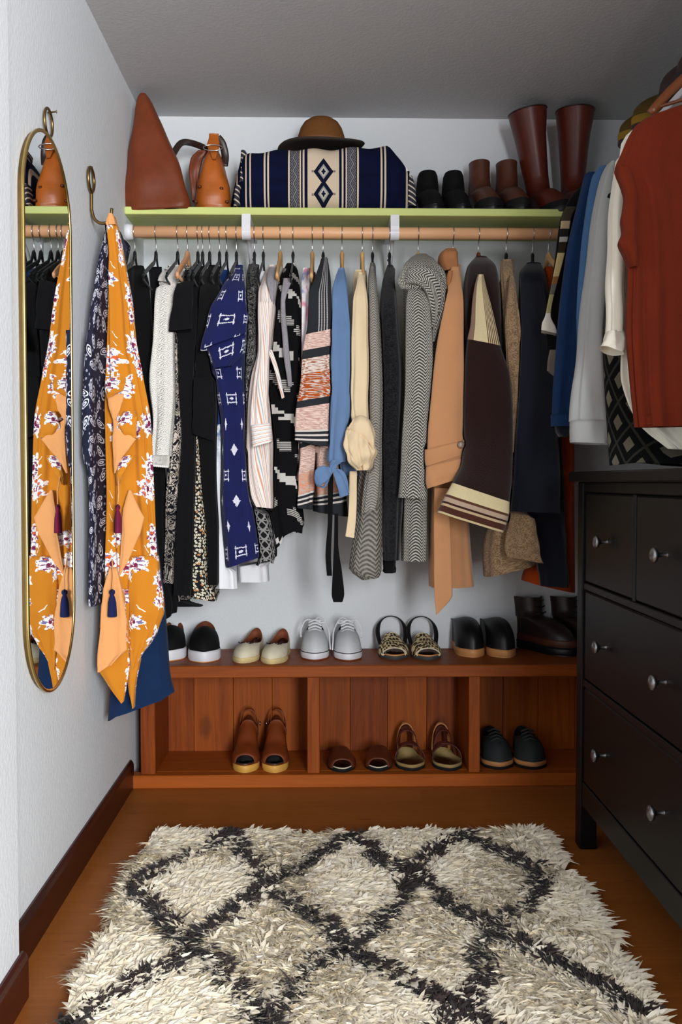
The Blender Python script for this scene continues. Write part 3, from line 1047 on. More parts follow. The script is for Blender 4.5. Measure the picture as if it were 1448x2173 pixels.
loft('body', [(566, 362, 384), (700, 360, 380), (985, 343, 378), (1100, 348, 378), (1237, 347, 380)], WHITE, g, Yf=2.745, hx=377)
loft('lace_border', [(1235, 346, 380), (1277, 347, 378)], LACEW, g, Yf=2.74, depth=0.27, m=6)
loft('lace_border', [(1233, 374, 408), (1272, 374, 408)], PAISLEY, g, Yf=2.76, depth=0.2, m=6)
g = garment('crochet_dress', 'ivory crochet lace dress with scalloped texture', 'dress', 398, 'peach', 'ivory crochet dress')
loft('body', [(562, 352, 380, 2.82), (590, 332, 374, 2.74), (660, 324, 364, 2.68), (720, 320, 363, 2.665), (810, 313, 365, 2.66), (900, 320, 362, 2.66), (968, 317, 359, 2.66)], CROCHET, g, hx=398, fold=0.005)
ed = loft('hem_lace', [(966, 316, 360), (978, 316, 358), (316, 986, 356, 990, 2.655)], LACEW, g, Yf=2.655, depth=0.30, m=6)
for i in range(11):
    p = atY(317 + i * 3.9, 987 + i * 0.35, 2.65)
    lathe('picot', [(0.0005, -0.004), (0.003, -0.002), (0.003, 0.002), (0.0005, 0.004)], CROCHET, ed, 8, tuple(p))
g = garment('paisley_maxi_dress', 'long black and cream paisley print dress', 'dress', 420, 'velvet', 'long paisley print dress')
loft('body', [(563, 374, 398), (610, 368, 392), (720, 361, 378), (880, 361, 385), (1000, 355, 382), (1073, 350, 377), (1150, 348, 373), (1238, 344, 370)], PAISLEY, g, Yf=2.69, hx=420, fold=0.004)
g = garment('black_tee_dress', 'black short-sleeved dress beside the ivory crochet dress', 'dress', 430, 'velvet', 'black short-sleeved dress')
loft('body', [(560, 392, 420), (600, 380, 420), (705, 374, 414), (800, 378, 414), (920, 384, 410), (1070, 374, 407), (1230, 366, 402), (1264, 366, 398)], BLACK2, g, Yf=2.685, hx=430)
loft('sleeve', [(572, 386, 412, 2.72), (620, 371, 410, 2.66), (357, 702, 406, 698, 2.64)], BLACK2, g, depth=0.09, Yf=2.64, fold=0.004)
g = garment('ditsy_dress', 'black dress with tiny white ditsy flowers', 'dress', 445, 'velvet', 'ditsy floral dress')
loft('body', [(570, 418, 440), (800, 412, 430), (927, 406, 423), (1046, 405, 433), (1129, 404, 439), (1225, 402, 441), (405, 1268, 453, 1278, 2.70)], DITSY, g, Yf=2.70, hx=445)
g = garment('black_wrap_dress', 'plain black wrap dress beside the royal blue dress', 'dress', 466, 'velvet', 'black wrap dress')
loft('body', [(562, 434, 462), (640, 419, 464), (750, 413, 460), (870, 409, 457), (925, 420, 455), (1046, 431, 456), (1130, 438, 459), (1242, 441, 459)], BLACK, g, Yf=2.68, hx=466)
loft('wrap_panel', [(800, 411, 450), (880, 407, 453), (407, 920, 452, 936, 2.665)], BLACK2, g, Yf=2.665, depth=0.05, m=14)
g = garment('washed_dress', 'white dress with blue washed bodice left of the royal blue dress', 'dress', 481, 'velvet', 'white dress with blue bodice')
loft('body', [(572, 462, 482), (700, 456, 476), (890, 452, 476), (1000, 452, 472), (1100, 453, 476), (1200, 456, 500), (1250, 457, 503)], BLUEW, g, Yf=2.71, hx=481)
g = garment('blue_dress', 'royal blue dress with white woven motifs and flared sleeve', 'dress', 502, 'velvet', 'royal blue dress')
loft('body', [(562, 494, 517), (617, 470, 521), (700, 452, 524), (760, 446, 520), (807, 456, 519), (900, 470, 521), (1046, 471, 531), (1129, 475, 541), (480, 1207, 547, 1184, 2.67)], IKAT, g, Yf=2.67, hx=502, fold=0.005)
loft('sleeve', [(572, 500, 516, 2.70), (617, 466, 521, 2.64), (670, 440, 526, 2.62), (424, 742, 523, 706, 2.61)], IKAT, g, depth=0.10, Yf=2.61, fold=0.006, k=2)
loft('sleeve_ruffle', [(436, 735, 522, 700, 2.635), (446, 768, 516, 742, 2.635), (452, 782, 492, 775, 2.64)], IKAT, g, depth=0.06, Yf=2.635, m=12)
g = garment('line_print_dress', 'black dress with fine grey line print beside the pinstripe shirt', 'dress', 540, 'velvet', 'black line-print dress')
loft('body', [(560, 526, 549), (600, 519, 547), (744, 514, 546), (900, 515, 541), (1046, 528, 560), (1130, 536, 582), (1180, 544, 586), (545, 1198, 582, 1192, 2.69)], GEO, g, Yf=2.69, hx=540, hem=0.006)
g = garment('white_skirt', 'plain white skirt hanging deep behind the line-print dress', 'skirt', 559, 'velvet', 'white skirt')
loft('body', [(575, 548, 562), (800, 535, 556), (1100, 516, 560), (1205, 502, 566), (1236, 502, 567)], WHITE, g, Yf=2.80, hx=559)
g = garment('pinstripe_shirt', 'white shirt dress with thin orange and blue stripes and rolled cuff', 'shirt', 595, 'wood', 'pinstripe shirt')
loft('body', [(562, 566, 590, 2.82), (590, 556, 588, 2.74), (620, 547, 585, 2.69), (740, 547, 573), (800, 534, 568), (900, 524, 573), (950, 522, 577), (1050, 533, 578), (545, 1076, 577, 1079, 2.665)], STRIPE, g, Yf=2.665, hx=595, fold=0.005)
loft('collar', [(566, 570, 590, 2.76), (590, 566, 588, 2.70), (625, 572, 584, 2.68), (645, 577, 581, 2.68)], GREYST, g, depth=0.05, Yf=2.68, m=16)
loft('sleeve', [(640, 548, 580, 2.65), (740, 549, 573, 2.63), (820, 536, 570, 2.625), (905, 532, 573, 2.62)], STRIPE, g, depth=0.05, Yf=2.62)
loft('cuff', [(531, 902, 575, 897, 2.612), (533, 926, 577, 917, 2.61), (535, 949, 578, 937, 2.612)], CUFFST, g, depth=0.066, Yf=2.61, m=10, fold=0.001)
loft('tie', [(568, 742, 578, 742, 2.64), (584, 790, 592, 786, 2.64), (598, 846, 604, 843, 2.645)], STRIPE, g, depth=0.008, Yf=2.64, fold=0.0, m=12)
g = garment('blanket_cardigan', 'black and cream block patterned knit cardigan with ragged hem', 'cardigan', 622, 'velvet', 'black and cream block cardigan')
loft('body', [(558, 608, 626, 2.82), (585, 595, 633, 2.76), (640, 585, 637), (740, 572, 637), (850, 566, 640), (960, 570, 641), (1060, 572, 643), (1110, 576, 647), (586, 1158, 645, 1120, 2.69)], AZTEC, g, Yf=2.69, hx=622, fold=0.006, hem=0.012)
loft('lapel', [(590, 602, 622, 2.70), (640, 596, 606, 2.67), (760, 604, 616, 2.66), (820, 612, 620, 2.66)], GREYST, g, depth=0.02, Yf=2.66, m=14)
g = garment('washed_tank_top', 'white tank top with pink and blue watercolour wash', 'top', 663, 'wood', 'watercolour tank top')
loft('body', [(568, 642, 657, 2.81), (650, 635, 656), (740, 628, 653), (800, 632, 651), (940, 626, 646), (630, 1020, 641, 1012, 2.70)], TIEDYE, g, Yf=2.70, hx=663)
g = garment('banded_sweater', 'charcoal cardigan with rust and peach heathered bands', 'cardigan', 686, 'velvet_slim', 'banded heather cardigan')
loft('body', [(548, 682, 696, 2.82), (600, 670, 703, 2.74), (700, 662, 706), (900, 650, 712), (960, 640, 720)], SWEATER, g, Yf=2.70, hx=686)
loft('front_panel', [(900, 644, 672), (960, 636, 668), (1030, 632, 666), (630, 1078, 663, 1082, 2.68)], SWEATER, g, Yf=2.68, depth=0.05, m=18)
loft('front_panel', [(930, 668, 712), (1000, 666, 726), (1060, 665, 738), (664, 1086, 742, 1098, 2.70)], SWEATER, g, Yf=2.70, depth=0.24, m=18)
loft('sleeve', [(545, 686, 694, 2.76), (560, 679, 698, 2.72), (595, 667, 701, 2.67), (622, 656, 703, 2.65), (690, 653, 705, 2.635), (740, 643, 705, 2.63), (813, 636, 704, 2.62), (868, 627, 700, 2.615), (624, 934, 697, 950, 2.61)], SWEATER, g, depth=0.10, Yf=2.62, fold=0.003)
for rows in ([(1004, 696, 708), (1100, 696, 706), (1180, 691, 703), (1222, 694, 705)], [(1090, 710, 718), (1150, 709, 718), (1220, 706, 727), (1262, 704, 731), (1278, 708, 727)]):
    o = loft('ribbon_tie', [r + (2.632,) for r in rows], BLACK, g, depth=0.004, Yf=2.632, fold=0.0, m=20, n=16); o['label'] = 'black hanging ribbon tie'
g = garment('chambray_blouse', 'light blue chambray blouse with a bow-tied cuff', 'blouse', 726, 'wood_slim', 'light blue chambray blouse')
loft('body', [(568, 719, 731, 2.82), (600, 712, 738, 2.75), (720, 708, 746), (900, 716, 752), (985, 722, 764), (1010, 726, 768)], CHAMB, g, Yf=2.70, hx=726)
loft('sleeve', [(568, 719, 729, 2.74), (600, 709, 735, 2.68), (640, 704, 740, 2.65), (720, 703, 744, 2.63), (850, 701, 746, 2.62), (910, 699, 742, 2.62), (980, 697, 738, 2.62)], CHAMB, g, depth=0.09, Yf=2.62, fold=0.005)
b = loft('bow', [(976, 704, 732, 2.612), (990, 700, 716, 2.60), (1002, 701, 712, 2.60)], CHAMB, g, depth=0.022, Yf=2.60, m=10, caps=True)
for rows in ([(702, 992, 706, 1004, 2.602), (686, 988, 698, 1018, 2.59), (670, 998, 684, 1028, 2.588), (667, 1014, 678, 1034, 2.595), (672, 1030, 690, 1036, 2.60), (684, 1034, 698, 1022, 2.605), (700, 1004, 704, 1000, 2.606)],
             [(996, 707, 714, 2.602), (1010, 709, 726, 2.592), (1030, 715, 734, 2.590), (722, 1056, 741, 1050, 2.594)],
             [(712, 994, 716, 1000, 2.604), (724, 996, 724, 1010, 2.597), (736, 1010, 730, 1026, 2.60), (742, 1044, 734, 1052, 2.603)]):
    loft('bow_loop', rows, CHAMB, b, depth=0.012, Yf=2.595, fold=0.0015, k=2, m=16, n=24, caps=True)
g = garment('cream_blouse', 'cream blouse with a big knotted sleeve', 'blouse', 769, 'wood_slim', 'cream blouse')
loft('body', [(572, 752, 776, 2.82), (600, 748, 780, 2.76), (720, 748, 784), (900, 748, 786), (1000, 742, 776)], CREAM, g, Yf=2.72, hx=769)
loft('sleeve', [(578, 760, 770, 2.72), (602, 757, 776, 2.68), (640, 748, 780, 2.65), (720, 745, 783, 2.63), (850, 744, 784, 2.62), (896, 750, 784, 2.62)], CREAM, g, depth=0.09, Yf=2.62, fold=0.004)
kn = loft('sleeve_knot', [(905, 738, 776, 2.580), (930, 731, 792, 2.560), (955, 733, 797, 2.555), (980, 742, 792, 2.565), (998, 758, 780, 2.580)], CREAM, g, depth=0.075, Yf=2.560, fold=0.010, k=5, rounded=0.9, caps=True, n=64)
loft('knot_wrap', [(736, 912, 752, 886, 2.570), (752, 922, 768, 880, 2.555), (770, 930, 786, 890, 2.552), (786, 944, 797, 918, 2.560), (790, 960, 798, 950, 2.570)], CREAM, kn, depth=0.05, Yf=2.560, fold=0.004, k=2, rounded=0.95, m=20, caps=True)
loft('knot_wrap', [(733, 925, 748, 905, 2.570), (742, 960, 762, 918, 2.550), (752, 985, 768, 950, 2.556), (762, 996, 772, 982, 2.570)], CREAM, kn, depth=0.04, Yf=2.555, fold=0.003, k=2, rounded=0.95, m=18, caps=True)
loft('tie_end', [(742, 1000, 758, 1000, 2.625), (740, 1080, 757, 1080, 2.625), (733, 1138, 752, 1142, 2.62)], CREAM, g, depth=0.006, Yf=2.62, fold=0.001, m=14, n=16)
g = garment('grey_knit_cardigan', 'long grey marl knit cardigan beside the cream blouse', 'cardigan', 791, 'velvet_slim', 'grey knit cardigan')
loft('body', [(557, 786, 795, 2.82), (600, 781, 800, 2.74), (720, 781, 810), (880, 776, 814), (990, 764, 812), (1100, 758, 812), (745, 1210, 813, 1213, 2.68), (772, 1232, 806, 1226, 2.69)], GKNIT2, g, Yf=2.68, hx=791, fold=0.004)
loft('sleeve', [(565, 786, 795, 2.74), (600, 782, 799, 2.68), (700, 783, 806, 2.64), (800, 784, 811, 2.63), (960, 782, 812, 2.625), (1060, 770, 808, 2.62), (768, 1090, 803, 1080, 2.62)], GKNIT, g, depth=0.07, Yf=2.62, fold=0.003)
g = garment('black_boucle_cardigan', 'long fuzzy black cardigan between the grey knit and the herringbone coat', 'cardigan', 827, 'velvet_slim', 'fuzzy black cardigan')
loft('body', [(562, 822, 834, 2.82), (600, 811, 839, 2.75), (680, 805, 848), (800, 808, 857), (960, 811, 857), (1130, 813, 852), (1190, 815, 850)], FUR, g, Yf=2.68, hx=827, fold=0.006)
loft('lining', [(1180, 816, 842), (1217, 817, 841)], BLACK2, g, Yf=2.72, depth=0.2, m=6)
g = garment('herringbone_coat', 'black and white herringbone tweed coat with draped collar', 'coat', 888, 'wood_slim', 'herringbone coat')
loft('body', [(548, 880, 906, 2.82), (578, 862, 934, 2.76), (650, 862, 940), (800, 866, 926), (1000, 858, 914), (1192, 854, 909)], HERR, g, Yf=2.70, hx=888)
loft('sleeve', [(585, 872, 892, 2.72), (605, 868, 902, 2.68), (650, 862, 913, 2.65), (740, 863, 919, 2.63), (880, 860, 913, 2.625), (960, 855, 909, 2.62), (848, 1056, 905, 1058, 2.62)], HERR, g, depth=0.11, Yf=2.62, fold=0.004)
loft('collar', [(538, 884, 906, 2.76), (550, 868, 922, 2.70), (570, 854, 938, 2.665), (596, 843, 948, 2.655), (612, 850, 948, 2.66)], HERR, g, depth=0.22, Yf=2.66, fold=0.006, k=2, rounded=0.85)
loft('collar_fold', [(850, 606, 852, 592, 2.672), (868, 600, 872, 566, 2.645), (892, 604, 902, 562, 2.635), (908, 626, 934, 580, 2.638), (916, 662, 945, 610, 2.65), (918, 700, 936, 660, 2.665)], HERR, g, depth=0.05, Yf=2.65, fold=0.003, k=2, m=26, rounded=0.9, caps=True)
loft('collar_drape', [(590, 905, 946, 2.67), (640, 915, 946, 2.67), (700, 918, 930, 2.68), (725, 918, 924, 2.68)], HERR, g, depth=0.06, Yf=2.67, m=14)
g = garment('camel_coat', 'camel wool trench coat with button tab cuff and hanging belt', 'coat', 962, 'wood_slim', 'camel trench coat')
loft('body', [(560, 944, 976, 2.80), (600, 945, 980, 2.75), (800, 926, 987), (1000, 914, 992), (1130, 911, 1000), (1248, 910, 1008)], CAMEL, g, Yf=2.71, hx=962, fold=0.004)
loft('sleeve', [(566, 958, 975, 2.71), (600, 951, 980, 2.68), (640, 945, 985, 2.65), (720, 930, 987, 2.63), (880, 912, 987, 2.615), (940, 908, 986, 2.61), (1000, 906, 984, 2.61), (907, 1030, 982, 1012, 2.61)], CAMEL, g, depth=0.11, Yf=2.615, fold=0.003, k=2)
loft('cuff', [(906, 990, 984, 970, 2.604), (905, 1020, 982, 1000, 2.60), (908, 1037, 980, 1014, 2.604)], CAMEL, g, depth=0.125, Yf=2.60, m=10, fold=0.002)
tb = loft('cuff_tab', [(903, 954, 996, 932, 2.600), (903, 972, 996, 946, 2.597), (906, 989, 990, 962, 2.600)], CAMEL, g, depth=0.128, Yf=2.60, m=8, fold=0.0, rounded=0.8)
p = atY(979, 944, 2.594)
V, Fc = tubemesh([(p[0], p[1] + 0.006, p[2]), (p[0], p[1] - 0.001, p[2]), (p[0], p[1] - 0.002, p[2])], [0.0105, 0.0105, 0.008], 18)
o = build('button', V, Fc, plain('horn_button', (116, 92, 74), 0.35, 0.5, 0, 0.3), tb); o['label'] = 'round brown horn button'
loft('belt', [(1036, 922, 952, 2.66), (1120, 921, 956, 2.655), (1200, 921, 959, 2.65), (922, 1266, 960, 1262, 2.65), (926, 1306, 934, 1298, 2.65)], CAMEL, g, depth=0.006, Yf=2.655, fold=0.001, m=24, n=20)
loft('collar', [(526, 944, 972, 2.78), (534, 937, 975, 2.75), (552, 936, 976, 2.74), (572, 944, 977, 2.73)], CAMEL_D, g, depth=0.18, Yf=2.74, fold=0.002, rounded=0.5, m=14)
loft('lapel', [(574, 952, 962, 2.68), (596, 947, 958, 2.675), (606, 948, 953, 2.675)], CAMEL_D, g, depth=0.012, Yf=2.675, m=10, n=20)
g = garment('blanket_coat', 'dark brown wool coat with cream sleeve and striped cuff', 'coat', 1016, 'amber_slim', 'brown coat with cream sleeve')
loft('body', [(543, 1010, 1034, 2.82), (562, 994, 1057, 2.76), (620, 987, 1067, 2.71), (720, 989, 1074), (900, 995, 1086), (1050, 1002, 1086), (1110, 1010, 1080)], BROWNW, g, Yf=2.70, hx=1016)
loft('sleeve', [(582, 1015, 1027, 2.70), (600, 1010, 1031, 2.68), (640, 1004, 1041, 2.66), (690, 1000, 1053, 2.64), (994, 719, 1063, 733, 2.63), (800, 988, 1085, 2.62), (900, 986, 1091, 2.61), (984, 980, 1092, 1010, 2.565), (963, 1026, 1087, 1068, 2.53), (948, 1052, 1085, 1096, 2.52), (930, 1088, 1072, 1132, 2.52)], BROWNB, g, depth=0.075, Yf=2.61, fold=0.003, k=2, m=60)
g = garment('taupe_coat', 'fuzzy taupe wool coat beside the brown coat', 'coat', 1075, 'velvet_slim', 'taupe coat')
loft('body', [(550, 1062, 1090, 2.82), (580, 1062, 1094, 2.76), (700, 1070, 1106), (950, 1060, 1110), (1100, 1040, 1138), (1180, 1030, 1146), (1032, 1228, 1152, 1198, 2.72)], TAUPE, g, Yf=2.72, hx=1075, fold=0.006)
loft('sleeve', [(585, 1082, 1092, 2.72), (620, 1079, 1098, 2.68), (700, 1073, 1108, 2.66), (760, 1075, 1110, 2.66), (830, 1085, 1108, 2.66), (960, 1088, 1104, 2.66)], TAUPE, g, depth=0.07, Yf=2.66)
loft('sleeve_cuff', [(1080, 1090, 1132, 2.665), (1120, 1080, 1140, 2.655), (1074, 1160, 1148, 1178, 2.65), (1078, 1182, 1152, 1196, 2.65)], TAUPE, g, depth=0.08, Yf=2.655, m=16, rounded=0.8)
g = garment('navy_coat', 'dark navy wool coat at the dark end of the rod', 'coat', 1131, 'velvet_slim', 'navy coat')
loft('body', [(556, 1118, 1146, 2.82), (580, 1102, 1160, 2.76), (700, 1104, 1174), (900, 1106, 1190), (1080, 1118, 1202)], NAVYC, g, Yf=2.72, hx=1131)
loft('skirt', [(1060, 1116, 1201), (1100, 1122, 1203), (1180, 1140, 1208), (1150, 1244, 1212, 1248, 2.715)], NAVYC, g, Yf=2.715, depth=0.05, m=20)
loft('sleeve', [(590, 1106, 1152, 2.70), (700, 1106, 1170, 2.66), (900, 1100, 1188, 2.64), (1088, 1085, 1196, 1090, 2.635)], NAVYC, g, depth=0.12, Yf=2.64, fold=0.004)
g = garment('burnt_orange_dress', 'burnt orange dress hanging behind the navy coat', 'dress', 1165, 'wood', 'burnt orange dress')
loft('body', [(565, 1158, 1176, 2.82), (700, 1166, 1192, 2.78), (930, 1172, 1224, 2.775), (1030, 1170, 1222, 2.775), (1180, 1130, 1229, 2.775), (1116, 1236, 1230, 1262, 2.775)], BURNT, g, Yf=2.775, hx=1165)

YMAX[0] = None
# ------------------------------------------------------------------ clothes on the left wall hook
GH = 'clothes on the left wall hook'
g = thing('leaf_print_robe', 'navy robe with white leaf outlines hanging against the left wall', 'robe', (-0.57, 2.4, 0.6), GH)
loft('body', [(474, 223, 238, 2.42), (540, 206, 224, 2.37), (590, 197, 216, 2.34), (640, 189, 209, 2.31), (720, 181, 202, 2.285), (800, 177, 197, 2.27), (960, 178, 196, 2.265), (1060, 184, 199, 2.275), (1200, 183, 199, 2.275), (181, 1283, 198, 1290, 2.275)], LEAF, g, depth=0.26, Yf=2.27, fold=0.003, taper=0.0)
loft('sleeve', [(700, 182, 200, 2.27), (800, 174, 194, 2.255), (900, 171, 194, 2.25), (960, 173, 194, 2.25), (178, 984, 192, 992, 2.255)], LEAF, g, depth=0.07, Yf=2.25, fold=0.003)
g = thing('indigo_dress', 'dark indigo dress under the mustard kimono, its hem by the bench end', 'dress', (-0.5, 2.5, 0.3), GH)
loft('body', [(476, 232, 243, 2.47), (600, 240, 262, 2.46), (900, 238, 300, 2.45), (1200, 236, 330, 2.45), (1345, 238, 343, 2.45), (1440, 232, 352, 2.45), (225, 1534, 361, 1478, 2.45)], INDIGO, g, depth=0.12, Yf=2.45, fold=0.006, hem=0.004)
g = thing('floral_kimono', 'mustard kimono with white and burgundy flowers, peach ruffles and tassels', 'kimono', (-0.5, 2.4, 0.4), GH)
loft('body', [(455, 227, 240, 2.415), (468, 223, 244, 2.41), (490, 222, 250, 2.405), (560, 220, 264, 2.40), (640, 218, 278, 2.395), (720, 217, 286, 2.39), (800, 218, 302, 2.385), (900, 221, 318, 2.38), (1000, 221, 320, 2.38), (1100, 222, 326, 2.38), (1200, 222, 334, 2.38), (1280, 218, 341, 2.38), (212, 1335, 332, 1335, 2.38)], FLORAL, g, depth=0.055, Yf=2.385, fold=0.007, k=9, m=70, n=96)
loft('hanging_loop', [(452, 229, 238, 2.405), (462, 226, 242, 2.40), (476, 224, 246, 2.40)], PEACH, g, depth=0.03, Yf=2.40, m=10)
loft('front_panel', [(1180, 268, 334, 2.375), (1260, 268, 341, 2.37), (1305, 271, 343, 2.37), (1345, 274, 327, 2.37), (1385, 276, 302, 2.37), (1422, 279, 284, 2.37)], FLORAL, g, depth=0.05, Yf=2.37, fold=0.006, m=30, sharp=True)
loft('front_panel', [(1250, 214, 262, 2.37), (1400, 208, 272, 2.365), (205, 1424, 272, 1412, 2.363), (232, 1460, 268, 1446, 2.363), (257, 1494, 261, 1490, 2.364)], FLORAL, g, depth=0.02, Yf=2.365, fold=0.003, m=30, sharp=True)
loft('front_panel', [(1250, 255, 290, 2.378), (1400, 262, 298, 2.376), (1440, 268, 290, 2.376), (1470, 272, 286, 2.376), (1504, 280, 283, 2.376)], FLORAL, g, depth=0.03, Yf=2.376, fold=0.003, m=30, sharp=True)
o = loft('peach_panel', [(1205, 232, 248, 2.355), (1250, 218, 258, 2.348), (1300, 215, 265, 2.345), (1340, 212, 266, 2.345), (208, 1412, 267, 1378, 2.345), (208, 1428, 236, 1410, 2.347)], PEACH, g, depth=0.02, Yf=2.35, fold=0.004, m=30, sharp=True); o['label'] = 'pale inside of the cloth turned outward'
for rows in ([(836, 226, 262, 2.36), (850, 228, 260, 2.355), (870, 232, 254, 2.352), (890, 238, 246, 2.36)],
             [(886, 238, 242, 2.365), (905, 240, 262, 2.352), (238, 925, 288, 932, 2.345), (239, 950, 274, 952, 2.348), (240, 978, 258, 972, 2.355), (1004, 241, 245, 2.365)],
             [(1040, 272, 278, 2.362), (266, 1058, 288, 1062, 2.352), (260, 1080, 300, 1086, 2.345), (258, 1098, 307, 1098, 2.343), (257, 1130, 298, 1134, 2.345), (255, 1172, 277, 1180, 2.354), (1222, 251, 254, 2.365)]):
    loft('ruffle', rows, PEACH, g, depth=0.012, Yf=2.35, fold=0.002, k=2, m=24, n=32, sharp=True, rounded=0.8)
for rows in ([(800, 222, 268, 2.365), (815, 221, 266, 2.352), (222, 838, 262, 828, 2.345), (224, 846, 240, 840, 2.35)],
             [(872, 262, 286, 2.36), (252, 892, 292, 884, 2.348), (246, 908, 290, 912, 2.344), (262, 926, 292, 930, 2.348)],
             [(966, 262, 286, 2.362), (250, 985, 282, 975, 2.352), (244, 1010, 262, 1004, 2.348), (246, 1030, 254, 1026, 2.358)]):
    loft('ruffle', rows, FLORAL, g, depth=0.016, Yf=2.35, fold=0.003, k=2, m=18, n=32, sharp=True, rounded=0.8)


def tassel(px, y0, y1, w, mat, Y):
    a, b = atY(px, y0, Y), atY(px, y1, Y)
    hw = w / F * Y / 2
    Lh = a[2] - b[2]
    pr = [(0.001, 0.0), (hw * 0.55, -0.004), (hw * 0.62, -0.010), (hw * 0.42, -0.015), (hw * 0.6, -0.022), (hw * 0.85, -Lh * 0.5), (hw, -Lh * 0.97), (hw * 0.9, -Lh), (0.001, -Lh * 0.98)]
    o = lathe('tassel', pr, mat, g, 36, tuple(a), fn=lambda p, r, th: [p[0] * 1 + 0.0007 * math.cos(18 * th) * (r > hw * 0.5), p[1], p[2]])
    tube('cord', [(a[0], a[1], a[2]), (a[0] + 0.002, a[1] + 0.004, a[2] + 0.03), (a[0] - 0.003, a[1] + 0.016, a[2] + 0.075)], 0.0018, PEACH, o, 6)
    return o


tassel(250, 1070, 1131, 16, BURG, 2.335)['label'] = 'burgundy thread tassel'
tassel(238, 1250, 1309, 19, NAVYT, 2.332)['label'] = 'navy thread tassel'

# ------------------------------------------------------------------ clothes on the right rod
GS = 'clothes on the right rod'


def sidething(name, label, cat, Y, kind, what):
    hang(0, kind, what, Y + 0.03, RRX, PI / 2)
    return thing(name, label, cat, (RRX, Y, 1.0), GS)


def px_of(X, Y, y):      # the column where X shows at distance Y
    v = np.array([X, Y, 1.5]) - CAM
    return CX + F * (v @ RT) / (v @ FW)


g = sidething('black_coat', 'long black coat behind the dark denim jacket', 'coat', 2.57, 'velvet', 'black coat on the right rod')
r_ = px_of(1.10, 2.57, 0)
loft('body', [(352, 1340, 1400), (375, 1262, r_), (420, 1212, r_), (470, 1192, r_), (560, 1180, r_), (640, 1170, r_), (690, 1172, r_), (800, 1190, r_), (870, 1215, r_ - 20)], BLACK, g, depth=0.05, Yf=2.57, fold=0.004)
o = thing('banded_scarf', 'narrow cream, olive and black banded scarf draped over the black coat', 'scarf', (0.62, 2.55, 1.3), None)
loft('cloth', [(438, 1203, 1226, 2.552), (455, 1194, 1216, 2.55), (520, 1187, 1204, 2.548), (600, 1172, 1184, 2.546), (640, 1164, 1174, 2.545), (670, 1158, 1170, 2.545), (1150, 690, 1182, 700, 2.545), (1149, 706, 1182, 712, 2.547)], SCARF, o, depth=0.012, Yf=2.55, fold=0.001, m=40, n=20)
loft('fringe_end', [(742, 1168, 1184, 2.552), (770, 1163, 1186, 2.55), (1162, 786, 1182, 800, 2.552)], SCARF, o, depth=0.012, Yf=2.55, fold=0.001, m=10, n=20)
loft('fold', [(706, 1160, 1186, 2.556), (745, 1162, 1188, 2.556)], BLACK, o, depth=0.01, Yf=2.556, fold=0.001, m=8, n=16)
g = sidething('dark_denim_jacket', 'dark blue denim jacket between the black coat and the pale jacket', 'jacket', 2.47, 'velvet', 'dark denim jacket')
r_ = px_of(1.10, 2.49, 0)
loft('body', [(362, 1285, 1400), (385, 1252, r_), (448, 1236, r_), (600, 1222, r_), (800, 1218, r_), (880, 1216, r_)], DENIM, g, depth=0.05, Yf=2.48, fold=0.004)
loft('sleeve', [(364, 1247, 1290, 2.475), (448, 1227, 1268, 2.46), (548, 1205, 1250, 2.45), (600, 1199, 1240, 2.445), (713, 1187, 1232, 2.44), (826, 1179, 1228, 2.44), (880, 1177, 1224, 2.44)], DENIM, g, depth=0.08, Yf=2.44, fold=0.003)
loft('cuff', [(878, 1176, 1225, 2.436), (904, 1177, 1223, 2.436)], DENIM, g, depth=0.088, Yf=2.436, fold=0.0, m=6)
loft('sleeve_lining', [(902, 1182, 1220, 2.446), (918, 1186, 1216, 2.45), (926, 1194, 1208, 2.452)], NAVYC, g, depth=0.06, Yf=2.446, fold=0.001, m=8)
g = sidething('blue_chambray_shirt', 'mid blue chambray shirt beside the pale grey jacket', 'shirt', 2.37, 'velvet', 'blue chambray shirt')
r_ = px_of(1.10, 2.39, 0)
loft('body', [(346, 1300, 1420), (370, 1272, r_), (473, 1262, r_), (620, 1252, r_), (780, 1246, r_), (860, 1246, r_)], CHAMB2, g, depth=0.05, Yf=2.38, fold=0.004)
loft('sleeve', [(350, 1276, 1306, 2.37), (370, 1263, 1300, 2.36), (473, 1245, 1285, 2.35), (622, 1231, 1270, 2.345), (720, 1229, 1262, 2.345), (790, 1230, 1256, 2.345)], CHAMB2, g, depth=0.06, Yf=2.345, fold=0.003)
g = sidething('pale_grey_jacket', 'pale grey denim jacket with a wide cuff over the dresser', 'jacket', 2.27, 'velvet', 'pale grey jacket')
r_ = px_of(1.10, 2.29, 0)
loft('body', [(334, 1330, 1440), (352, 1300, r_), (450, 1290, r_), (700, 1283, r_), (860, 1290, r_)], PALEDEN, g, depth=0.05, Yf=2.28, fold=0.004)
loft('sleeve', [(340, 1297, 1322, 2.265), (361, 1288, 1318, 2.255), (448, 1269, 1312, 2.245), (573, 1254, 1303, 2.24), (640, 1247, 1298, 2.235), (736, 1237, 1289, 2.23), (849, 1224, 1301, 2.23), (893, 1220, 1308, 2.23)], PALEDEN, g, depth=0.09, Yf=2.24, fold=0.006)
loft('cuff', [(891, 1219, 1309, 2.226), (916, 1218.5, 1310, 2.225), (1219, 938, 1310, 942, 2.226)], PALEDEN, g, depth=0.098, Yf=2.226, fold=0.001, m=8)
g = sidething('flannel_shirt', 'dark plaid flannel shirt with its tail just above the dresser top', 'shirt', 2.18, 'velvet', 'dark plaid flannel shirt')
r_ = px_of(1.10, 2.2, 0)
loft('body', [(318, 1345, 1450), (336, 1312, r_), (420, 1304, r_), (560, 1300, r_), (740, 1292, r_), (900, 1296, r_), (1302, 984, r_ - 60, 990, 2.18)], PLAID, g, depth=0.05, Yf=2.18, fold=0.004, hem=0.004)
